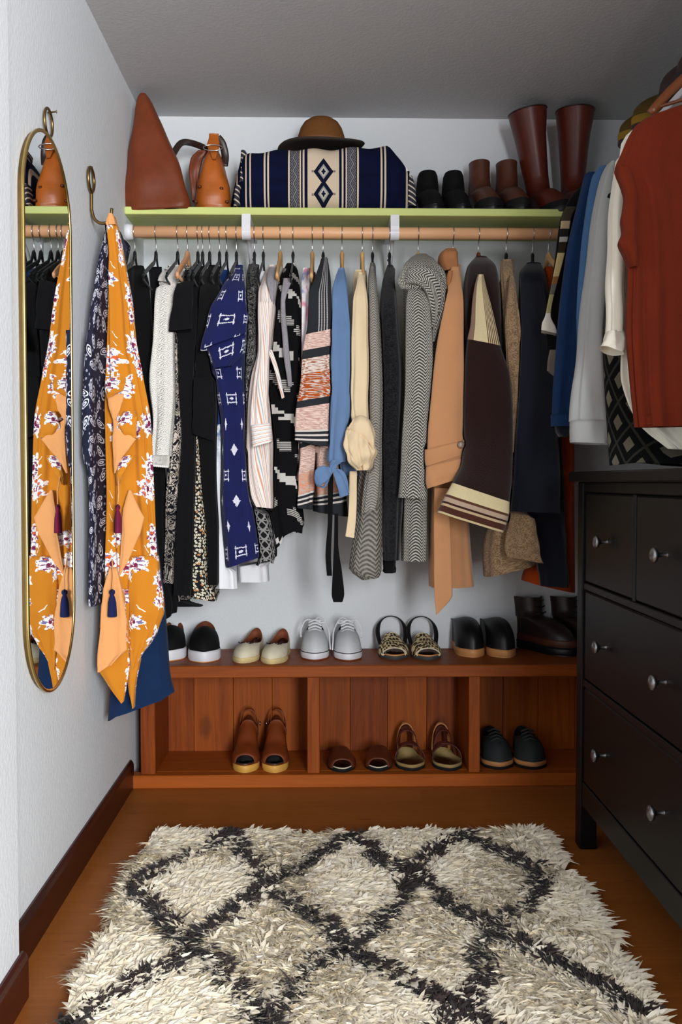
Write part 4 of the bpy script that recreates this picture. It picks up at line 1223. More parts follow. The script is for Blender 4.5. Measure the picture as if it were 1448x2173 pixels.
g = sidething('cream_gauze_blouse', 'white gauze blouse with a rolled sleeve behind the rust top', 'blouse', 2.05, 'velvet', 'white gauze blouse')
r_ = px_of(1.10, 2.07, 0)
loft('body', [(258, 1380, 1500), (270, 1346, r_), (300, 1322, r_), (345, 1317, r_), (430, 1318, r_), (560, 1328, r_), (700, 1324, r_), (790, 1324, r_), (850, 1338, r_), (905, 1366, r_), (1422, 952, r_, 968, 2.06)], IVORY, g, depth=0.05, Yf=2.06, fold=0.007, k=13, n=110)
loft('sleeve', [(330, 1317, 1340, 2.055), (423, 1304, 1336, 2.04), (498, 1301, 1334, 2.03), (622, 1298, 1330, 2.025), (704, 1297, 1328, 2.025)], IVORY, g, depth=0.06, Yf=2.03, fold=0.005)
loft('rolled_cuff', [(700, 1296, 1330, 2.02), (722, 1289, 1332, 2.015), (1285, 732, 1331, 750, 2.015)], IVORY, g, depth=0.075, Yf=2.016, fold=0.003, m=10)
g = thing('rust_top', 'sleeveless rust red crepe top on the amber hanger above the dresser', 'top', (RRX, 1.93, 1.0), GS)
loft('body', [(214, 1462, 1560), (222, 1436, 1580), (236, 1394, 1600), (250, 1370, 1620), (264, 1354, 1630), (320, 1326, 1640), (359, 1312, 1640), (385, 1322, 1640), (415, 1332, 1640), (565, 1340, 1640), (657, 1340, 1640), (804, 1345, 1640), (1358, 906, 1640, 898, 1.93)], RUST, g, depth=0.06, Yf=1.93, fold=0.006, k=13, n=140, m=60)
loft('armhole_ruffle', [(352, 1311, 1340, 1.928), (385, 1320, 1350, 1.922), (411, 1329, 1356, 1.922), (440, 1325, 1356, 1.918), (461, 1321, 1354, 1.915), (488, 1325, 1356, 1.918), (512, 1316, 1354, 1.912), (540, 1330, 1356, 1.918), (565, 1342, 1356, 1.926)], RUST, g, depth=0.04, Yf=1.92, fold=0.003, k=2, m=40)
loft('hem_facing', [(880, 1362, 1450, 1.936), (1362, 905, 1450, 886, 1.936)], RUST, g, depth=0.02, Yf=1.936, fold=0.0, m=4, n=20)
# the hanger of the rust top is hooked over the shelf edge and hangs a little askew
o = hang(0, 'amber', 'rust top', 1.95, 0.835, PI / 2)
o.location = (0.841, 1.965, 1.980); o.rotation_euler = (math.radians(-18), 0, PI / 2)


# ------------------------------------------------------------------ clothes that hang side by side press together, not through each other


def parts_of(root):
    out = []
    for c in root.children:
        out.append(c); out += list(c.children)
    return [o for o in out if o.type == 'MESH']


def settle(roots, hangers=None, rounds=9, h=0.007, gap=0.0034, wall=None):
    """roots in order along X; where two meet at the same depth and height, each gives way at a common surface,
    the one hanging further back the most"""
    y0, z0, ny, nz = 2.1, 0.2, 156, 236
    data = []
    for g_ in roots:
        L_ = []
        for o in parts_of(g_):
            co = np.zeros(len(o.data.vertices) * 3); o.data.vertices.foreach_get('co', co)
            co = co.reshape(-1, 3) + np.array(g_.location)
            quads = np.array([list(f.vertices) for f in o.data.polygons if len(f.vertices) == 4])
            L_.append([o, co, quads])
        data.append(L_)
    n_ = len(roots)
    W4 = [(a, b) for a in (0.0, 0.25, 0.5, 0.75, 1.0) for b in (0.0, 0.25, 0.5, 0.75, 1.0)]
    for rd in range(rounds):
        LO = np.full((n_, ny, nz), np.inf); HI = np.full((n_, ny, nz), -np.inf)
        for i, L_ in enumerate(data):
            for o, co, q in L_:
                if len(q) == 0: continue
                A_, B_, C_, D_ = (co[q[:, k_]] for k_ in range(4))
                for a, b in W4:
                    P_ = (A_ * (1 - a) + B_ * a) * (1 - b) + (D_ * (1 - a) + C_ * a) * b
                    iy = ((P_[:, 1] - y0) / h).astype(int).clip(0, ny - 1); iz = ((P_[:, 2] - z0) / h).astype(int).clip(0, nz - 1)
                    np.minimum.at(LO[i], (iy, iz), P_[:, 0]); np.maximum.at(HI[i], (iy, iz), P_[:, 0])
        stiff = np.zeros((n_, ny, nz), bool)
        for i, hg in enumerate(hangers or []):
            for o in hg.children:
                co = np.zeros(len(o.data.vertices) * 3); o.data.vertices.foreach_get('co', co)
                co = co.reshape(-1, 3) + np.array(hg.location)
                co = co[co[:, 2] < ROD_Z - 0.066]
                iy = ((co[:, 1] - y0) / h).astype(int); iz = ((co[:, 2] - z0) / h).astype(int)
                np.minimum.at(LO[i], (iy, iz), co[:, 0]); np.maximum.at(HI[i], (iy, iz), co[:, 0]); stiff[i][iy, iz] = True
        yf = np.full((n_, nz), 9.0)
        for i in range(n_):
            on = np.isfinite(LO[i])
            first = np.where(on.any(0), on.argmax(0), 999)
            yf[i] = y0 + h * first
        # reach of each cloth widened by one cell, so that neighbours are seen early
        def grow(Aq, f):
            Bq = Aq.copy()
            for dy in (-1, 0, 1):
                for dz in (-1, 0, 1): Bq = f(Bq, np.roll(np.roll(Aq, dy, 1), dz, 2))
            return Bq
        LOg, HIg = grow(LO, np.minimum), grow(HI, np.maximum)
        NL, NH = np.where(np.isfinite(LOg), LOg - 0.001, 0), np.where(np.isfinite(HIg), HIg + 0.001, 0)
        cnt = np.isfinite(LOg).sum(0)
        moved = 0
        for iy, iz in np.argwhere(cnt > 1):
            idx = [i for i in range(n_) if np.isfinite(LOg[i, iy, iz])]
            d = []; w = []
            for i in idx:
                wi = math.exp(-130 * (max(2.3, min(2.95, yf[i, iz])) - 2.3))
                if stiff[i, iy, iz]: wi = wi * 1e6 + 1.0
                d += [LOg[i, iy, iz], HIg[i, iy, iz]]; w += [wi, wi]
            s = [0.0]
            for k_ in range(1, len(d)): s.append(s[-1] + (gap if k_ % 2 == 0 else 0.0012))
            v = [a - b for a, b in zip(d, s)]
            if all(v[k_] <= v[k_ + 1] + 1e-9 for k_ in range(len(v) - 1)): continue
            blocks = []
            for a, b in zip(v, w):
                blocks.append([a, b, 1])
                while len(blocks) > 1 and blocks[-2][0] > blocks[-1][0]:
                    x2, w2, c2_ = blocks.pop(); x1, w1, c1_ = blocks.pop()
                    blocks.append([(x1 * w1 + x2 * w2) / (w1 + w2), w1 + w2, c1_ + c2_])
            res = [x_ for x_, _, c_ in blocks for _k in range(c_)]
            res = [a + b for a, b in zip(res, s)]
            for k_, i in enumerate(idx):
                # a bound only where the cloth has to give way
                if res[2 * k_] > d[2 * k_] + 1e-6: NL[i, iy, iz] = res[2 * k_]; moved += 1
                if res[2 * k_ + 1] < d[2 * k_ + 1] - 1e-6: NH[i, iy, iz] = res[2 * k_ + 1]; moved += 1
                # pushed bodily past its own far side
                if res[2 * k_] > d[2 * k_ + 1]: NH[i, iy, iz] = res[2 * k_ + 1]
                if res[2 * k_ + 1] < d[2 * k_]: NL[i, iy, iz] = res[2 * k_]
        for i, L_ in enumerate(data):
            ok = np.isfinite(LOg[i])
            for o, co, q in L_:
                fy, fz = (co[:, 1] - y0) / h - 0.5, (co[:, 2] - z0) / h - 0.5
                iy, iz = np.floor(fy).astype(int), np.floor(fz).astype(int)
                ty, tz = fy - iy, fz - iz
                lo = np.zeros(len(co)); hi = np.zeros(len(co)); ws = np.zeros(len(co))
                for dy in (0, 1):
                    for dz in (0, 1):
                        a, b = (iy + dy).clip(0, ny - 1), (iz + dz).clip(0, nz - 1)
                        w_ = (ty if dy else 1 - ty) * (tz if dz else 1 - tz) * ok[a, b] + 1e-9 * ok[a, b]
                        lo += w_ * NL[i][a, b]; hi += w_ * NH[i][a, b]; ws += w_
                good = ws > 0
                lo = np.where(good, lo / np.maximum(ws, 1e-12), -9); hi = np.where(good, hi / np.maximum(ws, 1e-12), 9)
                mid_ = (lo + hi) / 2
                lo, hi = np.minimum(lo, mid_ - 0.0003), np.maximum(hi, mid_ + 0.0003)
                co[:, 0] = np.clip(co[:, 0], lo, hi)
                if wall is not None: co[:, 0] = np.maximum(co[:, 0], wall)
        if not moved: break
    for g_, L_ in zip(roots, data):
        for o, co, q in L_:
            o.data.vertices.foreach_set('co', (co - np.array(g_.location)).ravel()); o.data.update()


tops = [o for o in bpy.data.objects if o.type == 'EMPTY' and o.get('group') == GR]
tops.sort(key=lambda o: o.location.x)
hgs = [min((o for o in bpy.data.objects if o.get('category') == 'hanger' and abs(o.location.y - ROD_Y) < 1e-4), key=lambda o: abs(o.location.x - t_.location.x)) for t_ in tops]
settle(tops, hgs)
byname = {o.name: o for o in bpy.data.objects}
settle([byname['leaf_print_robe'], byname['floral_kimono']], wall=XL + 0.002)
settle([byname['leaf_print_robe'], byname['indigo_dress']], wall=XL + 0.002)

# ------------------------------------------------------------------ shoes


def leather(name, c, rough=0.38, var=0.2, spec=0.45, scale=26):
    return plain(name, c, rough, spec, 0.0, var, scale, 0.12)


L_BLACK = leather('black_canvas', (14, 14, 15), 0.8, 0.2, 0.2)
L_BLKLEA = leather('black_leather', (14, 14, 15), 0.45)
L_WHITE = leather('white_rubber', (224, 224, 228), 0.5, 0.04)
L_SNEAK = leather('white_canvas', (206, 208, 210), 0.8, 0.06, 0.2)
L_LACE = leather('white_lace', (236, 236, 238), 0.8, 0.03, 0.2)
L_CREAMC = leather('cream_canvas', (216, 206, 180), 0.8, 0.1, 0.2)
L_STRAW = leather('straw_sole', (206, 184, 132), 0.8, 0.15, 0.2)
L_RED = leather('brown_lining', (120, 60, 34), 0.7)
L_DARKIN = leather('dark_insole', (26, 24, 24), 0.8, 0.2, 0.2)
L_TANW = leather('tan_wooden_sole', (200, 140, 84), 0.5, 0.12)
L_YELW = leather('honey_wooden_sole', (212, 160, 74), 0.45, 0.12)
L_COGN = leather('cognac_leather', (112, 50, 20), 0.4, 0.2)
L_COGD = leather('dark_cognac_leather', (86, 38, 18), 0.4, 0.2)
L_BROWN = leather('brown_leather', (78, 40, 24), 0.5, 0.3)
L_DBROWN = leather('dark_brown_leather', (44, 30, 26), 0.4, 0.25)
L_FOOTB = leather('olive_tan_footbed', (156, 132, 84), 0.8, 0.15, 0.2)
L_STRAPB = leather('maroon_strap', (82, 32, 24), 0.5, 0.15)
L_OLIVE = leather('olive_suede', (84, 66, 30), 0.85, 0.2, 0.15)
L_GOLD = leather('mustard_suede', (134, 104, 36), 0.85, 0.2, 0.15)
L_SLATE = leather('charcoal_suede', (46, 50, 50), 0.7, 0.2, 0.2)
L_GREYS = leather('grey_outsole', (60, 58, 58), 0.7)
L_TAN = leather('tan_bag_leather', (164, 86, 24), 0.4, 0.25, 0.5, 14)
L_BAG = leather('chestnut_bag_leather', (112, 50, 22), 0.5, 0.12, 0.35, 40)


def leopard():
    M = Mat('leopard_hair', 0.8, 0.2)
    x, y, z = M.obj()
    n = M.vor(M.comb(x + z * 0.6, y * 0.9 - z * 0.5), 95, 0.8)
    d = S(M.t, n.outputs['Distance']); r1, r2, r3 = M.sep(n.outputs['Color'])
    spot = d.lt(0.42) * r1.gt(0.12)
    core = d.lt(0.2) * r2.gt(0.5)
    c = M.mix(spot, (226, 204, 160), (36, 26, 20)); c = M.mix(core, c, (150, 104, 52))
    M.color(c); return M.m


LEOP = leopard()


def half(s, W):
    pr = np.interp(s, [0, .15, .4, .68, .85, 1], [.70, .74, .70, 1.0, .95, .66])
    return W / 2 * pr * max(0.0, 1 - abs(2 * s - 1) ** 5) ** 0.5


def outline(L, W, n=40):
    P = []
    for k in range(n):
        th = 2 * PI * k / n
        s = (1 - math.cos(th)) / 2
        x = math.copysign(half(s, W), math.sin(th)) if 0 < k and k != n // 2 else 0.0
        P.append((x, L / 2 * math.cos(th), s, th))
    return P


def sole(name, t, L, W, z0, z1, mat, lift=None, grow=1.0, n=40):
    """z0..z1 at the ball; lift(s) raises the foot along its length"""
    lift = lift or (lambda s: 0.0)
    V, Fc = [], []
    O = outline(L * grow, W * grow, n)
    h = z1 - z0
    for zz, sc in ((0, 0.95), (0.18, 1.0), (0.82, 1.0), (1.0, 0.96)):
        for x, y, s, th in O:
            V.append((x * sc, y * (sc + 1) / 2, z0 + h * zz + lift(s) * (zz if z0 < 0.004 and lift(0) > 0.02 else 1)))
    for i in range(3):
        for k in range(n): Fc.append((i * n + k, i * n + (k + 1) % n, (i + 1) * n + (k + 1) % n, (i + 1) * n + k))
    Fc.append(tuple(range(n))); Fc.append(tuple(range(4 * n - 1, 3 * n - 1, -1)))
    return build(name, V, Fc, mat, t)


def upper(name, t, L, W, z0, mat, yo, ly, lx, zf, zb, zs=None, e=0.75, n=40, m=12, lift=None, shaft=None, lining=None, bulge=0.0, toe=1.0):
    """foot of a shoe: from the sole edge up to the opening; shaft = [(dz, dy, lx, ly)...] above it"""
    lift = lift or (lambda s: 0.0)
    zs = zs if zs is not None else min(zf, zb)
    O = outline(L * 0.985, W * 0.965, n)
    V, Fc = [], []
    def rim(th, s):
        c = math.cos(th)
        return (zb * max(c, 0) ** 2 + zf * max(-c, 0) ** 2 + zs * math.sin(th) ** 2) + lift(s)
    for i in range(m + 1):
        v = i / m
        g = math.sin(v * PI / 2) ** e
        q = v ** 1.35
        for x, y, s, th in O:
            ox, oy = lx * math.sin(th), yo + ly * math.cos(th)
            zb_ = z0 + lift(s)
            rz = rim(th, s)
            bl = bulge * math.sin(v * PI) * (0.4 + 0.6 * abs(math.sin(th)))
            V.append((x * (1 - q) + ox * q + math.copysign(bl, x) if x else ox * q, y * (1 - q) + oy * q - (bl * toe if s > 0.8 else 0), zb_ + (rz - zb_) * g))
    rows = m + 1
    for dz, dy, sx, sy in (shaft or []):
        for x, y, s, th in O:
            V.append((sx * math.sin(th), yo + dy + sy * math.cos(th), max(zf, zb) + dz + lift(0.3)))
        rows += 1
    for i in range(rows - 1):
        for k in range(n): Fc.append((i * n + k, i * n + (k + 1) % n, (i + 1) * n + (k + 1) % n, (i + 1) * n + k))
    o = build(name, V, Fc, mat, t)
    # lining going back down inside
    last = V[-n:]
    V2 = list(last)
    for f, d in ((0.90, 0.006), (0.84, 0.03)):
        cx = sum(p[0] for p in last) / n; cy = sum(p[1] for p in last) / n
        V2 += [(cx + (p[0] - cx) * f, cy + (p[1] - cy) * f, p[2] - d) for p in last]
    F2 = []
    for i in range(2):
        for k in range(n): F2.append((i * n + k, (i + 1) * n + k, (i + 1) * n + (k + 1) % n, i * n + (k + 1) % n))
    F2.append(tuple(range(2 * n, 3 * n)))
    build('lining', V2, F2, lining or L_DARKIN, o)
    return o


def strap(name, t, L, W, s0, s1, h0, h1, mat, z0=0.0, thick=0.0025, a0=0.0, a1=PI, m=10, n=22, skew=0.0, lift=None, wide=1.02):
    """a band over the foot between two stations of its length"""
    lift = lift or (lambda s: 0.0)
    V, Fc = [], []
    for lay in (0, 1):
        for i in range(m + 1):
            f = i / m
            for k in range(n + 1):
                ph = a0 + (a1 - a0) * k / n
                s = s0 + (s1 - s0) * f + skew * math.cos(ph)
                h = h0 + (h1 - h0) * f
                w = half(min(0.97, max(0.03, s)), W) * wide
                x = w * math.copysign(abs(math.cos(ph)) ** 0.8, math.cos(ph)); z = h * math.sin(ph) ** 0.85
                q = 1 - lay * thick / max(0.01, w)
                V.append((x * q, L / 2 - s * L, z0 + lift(s) + z * (1 - lay * thick / max(0.01, h))))
    N = (m + 1) * (n + 1)
    for i in range(m):
        for k in range(n):
            a = i * (n + 1) + k
            Fc.append((a, a + 1, a + n + 2, a + n + 1)); Fc.append((N + a, N + a + n + 1, N + a + n + 2, N + a + 1))
    for i in range(m):
        for k in (0, n):
            a, b = i * (n + 1) + k, (i + 1) * (n + 1) + k
            Fc.append((a, b, N + b, N + a))
    for k in range(n):
        for i in (0, m):
            a = i * (n + 1) + k
            Fc.append((a, a + 1, N + a + 1, N + a))
    return build(name, V, Fc, mat, t)


def place(proto, spots, Z, labels=None):
    """the pair: proto itself, then its mirrored copy"""
    for i, (px, py, yaw_) in enumerate(spots):
        o = proto if i == 0 else copy_thing(proto)
        L = proto['length_m']
        p = atZ(px, py, Z)          # the toe touches down here
        a = math.radians(yaw_)
        # toe direction for yaw a: (sin a, -cos a)
        o.location = (p[0] - math.sin(a) * L / 2, p[1] + math.cos(a) * L / 2, Z)
        o.rotation_euler = (0, 0, a)
        if i == 1: o.scale = (-1, 1, 1)
        if labels: o['label'] = labels[i]


def shoe(name, label, L, group, cat='shoe'):
    t = thing(name, label, cat, (0, 0, 0), group); t['length_m'] = L
    return t


ZT, ZI, ZS = 0.386, 0.0416, 1.806
# black slip-ons
t = shoe('slip_on_shoe', 'black canvas slip-on shoe with thick white sole on the bench', 0.25, 'black slip-on pair')
sole('sole', t, 0.25, 0.108, 0, 0.036, L_WHITE); sole('outsole', t, 0.25, 0.105, -0.0, 0.004, L_TANW)
upper('upper', t, 0.25, 0.106, 0.034, L_BLACK, 0.052, 0.060, 0.034, 0.100, 0.098, 0.078, 0.62, lining=L_RED)
place(t, [(357, 1404, 4), (433, 1407, 6)], ZT, ['black slip-on shoe with white sole half behind the kimono and indigo hem', 'black slip-on shoe with white sole beside the cream flats'])
# cream canvas flats with printed eyes
t = shoe('canvas_flat', 'cream canvas flat with a painted eye on the toe, straw sole', 0.235, 'cream canvas flats')
sole('sole', t, 0.235, 0.088, 0, 0.017, L_STRAW)
u = upper('upper', t, 0.235, 0.087, 0.015, L_CREAMC, 0.030, 0.078, 0.030, 0.056, 0.078, 0.045, 0.62, lining=L_RED)
for sx in (-1, 1):
    P = [(sx * 0.014 + 0.011 * math.cos(a), -0.052 + 0.007 * math.sin(a), 0.0545 - 0.0016 * math.sin(a) + 0.002 * math.cos(2 * a)) for a in np.linspace(0, 2 * PI, 18)[:-1]]
    tube('eye_print', P, 0.0013, L_DARKIN, u, 6, closed=True)
    lathe('eye_pupil', [(0.0005, 0.0), (0.0042, 0.0005), (0.003, 0.002), (0.0005, 0.003)], L_DARKIN, u, 12, (sx * 0.014, -0.052, 0.0535))
place(t, [(512, 1408, -9), (574, 1410, -8)], ZT, ['cream canvas flat with a painted eye, beside the black slip-on', 'cream canvas flat with a painted eye, beside the white sneaker'])
# white sneakers
t = shoe('canvas_sneaker', 'white canvas sneaker with loose white laces on the bench', 0.245, 'white sneaker pair')
sole('sole', t, 0.245, 0.096, 0.003, 0.026, L_WHITE); sole('outsole', t, 0.243, 0.092, 0, 0.006, L_RED)
sole('stripe', t, 0.245, 0.0972, 0.0235, 0.0262, L_GREYS)
u = upper('upper', t, 0.245, 0.093, 0.025, L_SNEAK, 0.060, 0.052, 0.030, 0.092, 0.088, 0.070, 0.66)
sole('toe_cap', t, 0.245, 0.0945, 0.0262, 0.030, L_WHITE)
upper_tongue = strap('tongue', t, 0.245, 0.060, 0.50, 0.36, 0.062, 0.082, L_SNEAK, 0.022, 0.004, 0.5, PI - 0.5, wide=1.0)
for i in range(5):
    s = 0.66 - 0.045 * i; h = 0.050 + 0.0085 * i; y = 0.1225 - s * 0.245
    tube('lace', curve([(-0.022, y, 0.020 + h), (0, y - 0.006, 0.030 + h), (0.022, y + 0.008, 0.022 + h)], 8), 0.0026, L_LACE, t, 6)
    tube('lace', curve([(0.022, y, 0.020 + h), (0, y - 0.004, 0.031 + h), (-0.022, y + 0.008, 0.022 + h)], 8), 0.0026, L_LACE, t, 6)
for pts in ([(0.004, 0.018, 0.110), (0.03, 0.0, 0.110), (0.046, -0.03, 0.085), (0.049, -0.05, 0.055), (0.051, -0.07, 0.028)], [(-0.004, 0.018, 0.110), (-0.03, 0.01, 0.112), (-0.046, 0.0, 0.085), (-0.046, -0.02, 0.060)], [(0.0, 0.018, 0.112), (0.018, 0.01, 0.122), (0.034, -0.01, 0.108), (0.012, 0.0, 0.106), (0.0, 0.016, 0.110)]):
    tube('lace_end', curve(pts, 16), 0.0024, L_LACE, t, 6)
place(t, [(668, 1403, 0), (740, 1404, 0)], ZT, ['white canvas sneaker with loose laces beside the cream flat', 'white canvas sneaker with loose laces beside the leopard sandal'])
# leopard slingbacks
t = shoe('slingback_sandal', 'leopard print open-toe sandal with black back strap', 0.245, 'leopard sandal pair', 'sandal')
sole('sole', t, 0.245, 0.102, 0, 0.013, L_GREYS); sole('footbed', t, 0.243, 0.097, 0.012, 0.017, L_TANW)
strap('leopard_band', t, 0.245, 0.102, 0.40, 0.90, 0.056, 0.026, LEOP, 0.010, 0.003)
tube('toe_binding', [(x, -0.099, z) for x, z in [(0.040 * math.cos(a), 0.012 + 0.024 * math.sin(a)) for a in np.linspace(0.25, PI - 0.25, 16)]], 0.0022, L_CREAMC, t, 6)
tube('back_strap', curve([(-0.040, 0.000, 0.030), (-0.047, 0.030, 0.060), (-0.043, 0.050, 0.088), (-0.026, 0.062, 0.108), (0, 0.066, 0.115), (0.026, 0.062, 0.108), (0.043, 0.050, 0.088), (0.047, 0.030, 0.060), (0.040, 0.000, 0.030)], 40), 0.0075, L_BLKLEA, t, 8, (0.25, 1.0), updir=(0, 0.01, 0.3))
place(t, [(839, 1401, 0), (911, 1402, 2)], ZT, ['leopard open-toe sandal with black back strap beside the white sneaker', 'leopard open-toe sandal with black back strap beside the black clog'])
# black clogs
t = shoe('clog', 'black leather clog with tan wooden sole on the bench', 0.24, 'black clog pair')
sole('sole', t, 0.24, 0.098, 0, 0.027, L_TANW)
upper('upper', t, 0.24, 0.097, 0.024, L_BLKLEA, 0.055, 0.056, 0.038, 0.118, 0.106, 0.104, 0.55, lining=L_DARKIN)
place(t, [(1008, 1396, 5), (1076, 1397, 6)], ZT, ['black clog with tan wooden sole beside the leopard sandal', 'black clog with tan wooden sole beside the brown boot'])
# lace-up boots
t = shoe('lace_up_boot', 'dark brown leather lace-up boot at the bench end by the dresser', 0.28, 'dark brown boots', 'boot')
sole('sole', t, 0.28, 0.10, 0, 0.026, L_BLKLEA); sole('welt', t, 0.284, 0.103, 0.024, 0.030, L_DARKIN)
u = upper('upper', t, 0.28, 0.098, 0.028, L_DBROWN, 0.075, 0.060, 0.040, 0.115, 0.115, 0.110, 0.6, shaft=[(0.03, 0.002, 0.042, 0.058), (0.065, 0.006, 0.045, 0.060)])
sole('toe_rand', t, 0.279, 0.0985, 0.028, 0.052, L_BROWN)
for i in range(5):
    z = 0.085 + i * 0.020; y = 0.000 + i * 0.006 - max(0, 2 - i) * 0.02
    tube('lace', [(-0.024, y, z), (0, y - 0.010, z + 0.003), (0.024, y, z + 0.004)], 0.0025, L_BLKLEA, t, 6)
tube('pull_loop', curve([(-0.008, 0.133, 0.165), (-0.008, 0.136, 0.192), (0.008, 0.136, 0.192), (0.008, 0.133, 0.165)], 14), 0.004, L_BLKLEA, t, 6, (0.4, 1))
place(t, [(1222, 1394, 34), (1300, 1393, 34)], ZT, ['dark brown lace-up boot beside the black clog', 'dark brown lace-up boot mostly hidden by the dresser'])
# heeled clog sandals inside the bench
hl = lambda s: 0.045 * (1 - min(1, max(0, (s - 0.25) / 0.35)) ** 1.5)
t = shoe('clog_sandal', 'cognac leather open-toe clog sandal with honey wooden sole', 0.218, 'heeled clog sandals', 'sandal')
sole('sole', t, 0.218, 0.088, 0, 0.024, L_YELW, hl); sole('welt', t, 0.219, 0.0885, 0.023, 0.029, L_COGD, hl)
sole('footbed', t, 0.212, 0.082, 0.028, 0.031, L_DARKIN, hl)
strap('vamp', t, 0.218, 0.090, 0.34, 0.90, 0.070, 0.030, L_COGN, 0.024, 0.003, lift=hl)
strap('heel_counter', t, 0.218, 0.092, 0.02, 0.22, 0.056, 0.040, L_COGD, 0.03, 0.003, 0.0, PI, lift=hl)
o = strap('ankle_strap', t, 0.218, 0.094, 0.10, 0.155, 0.076, 0.072, L_COGN, 0.04, 0.003, lift=hl)
tube('buckle', [(0.036, 0.095 + 0.008 * math.cos(a), 0.105 + 0.008 * math.sin(a)) for a in np.linspace(0, 2 * PI, 13)[:-1]], 0.0015, CHROME, t, 6, closed=True)
place(t, [(519, 1641, 0), (582, 1641, 0)], ZI, ['cognac open-toe clog sandal on honey wooden sole, beside the empty plank side', 'cognac open-toe clog sandal on honey wooden sole, beside the bench divider'])
# brown slides
t = shoe('slide_sandal', 'brown leather open-toe slide sandal deep in the bench', 0.215, 'brown slide pair', 'sandal')
sole('sole', t, 0.215, 0.092, 0, 0.012, L_DARKIN); sole('footbed', t, 0.213, 0.083, 0.011, 0.015, L_CREAMC)
strap('band', t, 0.215, 0.094, 0.46, 0.90, 0.046, 0.030, L_COGD, 0.008, 0.004)
place(t, [(728, 1640, 3), (803, 1638, -4)], ZI, ['brown leather slide sandal beside the bench divider', 'brown leather slide sandal beside the strappy sandal'])
# strappy sandals
t = shoe('strappy_sandal', 'flat sandal with olive tan footbed and crossed maroon straps', 0.205, 'strappy sandal pair', 'sandal')
sole('sole', t, 0.205, 0.098, 0, 0.010, L_DARKIN); sole('footbed', t, 0.203, 0.096, 0.009, 0.020, L_FOOTB)
strap('cross_strap', t, 0.205, 0.098, 0.50, 0.58, 0.050, 0.046, L_STRAPB, 0.016, 0.003, skew=0.10)
strap('cross_strap', t, 0.205, 0.098, 0.50, 0.58, 0.053, 0.049, L_STRAPB, 0.016, 0.003, skew=-0.10)
strap('ankle_strap', t, 0.205, 0.098, 0.30, 0.36, 0.085, 0.080, L_STRAPB, 0.016, 0.003, skew=0.06)
strap('heel_counter', t, 0.205, 0.100, 0.02, 0.14, 0.090, 0.080, L_STRAPB, 0.016, 0.003)
strap('heel_lining', t, 0.205, 0.094, 0.10, 0.16, 0.092, 0.090, L_TANW, 0.018, 0.003)
place(t, [(876, 1637, 2), (957, 1637, 3)], ZI, ['flat sandal with crossed maroon straps beside the brown slide', 'flat sandal with crossed maroon straps beside the bench divider'])
# dark sneakers
t = shoe('dark_sneaker', 'black leather sneaker with a tan rubber band in the right compartment', 0.200, 'black sneaker pair')
sole('outsole', t, 0.200, 0.108, 0, 0.010, L_DARKIN); sole('midsole', t, 0.200, 0.108, 0.009, 0.024, L_TANW)
u = upper('upper', t, 0.200, 0.104, 0.022, L_SLATE, 0.044, 0.046, 0.033, 0.090, 0.092, 0.072, 0.62)
for i in range(4):
    y = -0.045 + i * 0.016; z = 0.078 + i * 0.006
    tube('lace', [(-0.022, y, z), (0, y - 0.003, z + 0.010), (0.022, y, z)], 0.0026, L_GREYS, t, 6)
place(t, [(1062, 1634, 0), (1134, 1634, 0)], ZI, ['black sneaker with tan rubber band beside the bench divider', 'black sneaker with tan rubber band toward the empty side near the dresser'])


def put(o, X, Y, Z, yaw_deg, mirror=False, tilt=0.0):
    o.location = (X, Y, Z); o.rotation_euler = (tilt, 0, math.radians(yaw_deg))
    if mirror: o.scale = (-1, 1, 1)


# black booties on the green shelf
t = shoe('bootie', 'black suede bootie on the green shelf beside the folded blanket', 0.24, 'black booties', 'boot')
sole('sole', t, 0.24, 0.081, 0, 0.018, L_BLKLEA)
upper('upper', t, 0.24, 0.079, 0.016, L_BLACK, 0.062, 0.054, 0.038, 0.096, 0.096, 0.085, 1.35, shaft=[(0.03, 0.0, 0.036, 0.050), (0.06, 0.0, 0.033, 0.046), (0.072, 0.0, 0.028, 0.040)])
X0 = lambda px, Y: atY(px, 430, Y)[0]
put(t, X0(914, 2.98), 2.99, ZS, 2); put(copy_thing(t, label='black suede bootie on the green shelf beside the brown ankle boot'), X0(970, 2.98), 2.99, ZS, 2, True)
# brown ankle boots
t = shoe('ankle_boot', 'worn brown leather ankle boot with dark toe on the green shelf', 0.25, 'brown ankle boots', 'boot')
sole('sole', t, 0.25, 0.086, 0, 0.018, L_BLKLEA); sole('toe_rubber', t, 0.248, 0.085, 0.017, 0.040, L_DARKIN)
upper('upper', t, 0.25, 0.083, 0.036, L_BROWN, 0.066, 0.054, 0.037, 0.108, 0.108, 0.095, 1.4, shaft=[(0.04, 0.002, 0.034, 0.048), (0.08, 0.004, 0.033, 0.047), (0.098, 0.006, 0.034, 0.048)])
t['label'] = 'worn brown ankle boot with dark toe beside the black bootie'
put(t, X0(1030, 2.98), 2.995, ZS, 4); put(copy_thing(t, label='worn brown ankle boot with dark toe beside the tall red boot'), X0(1090, 2.98), 2.995, ZS, 5, True)
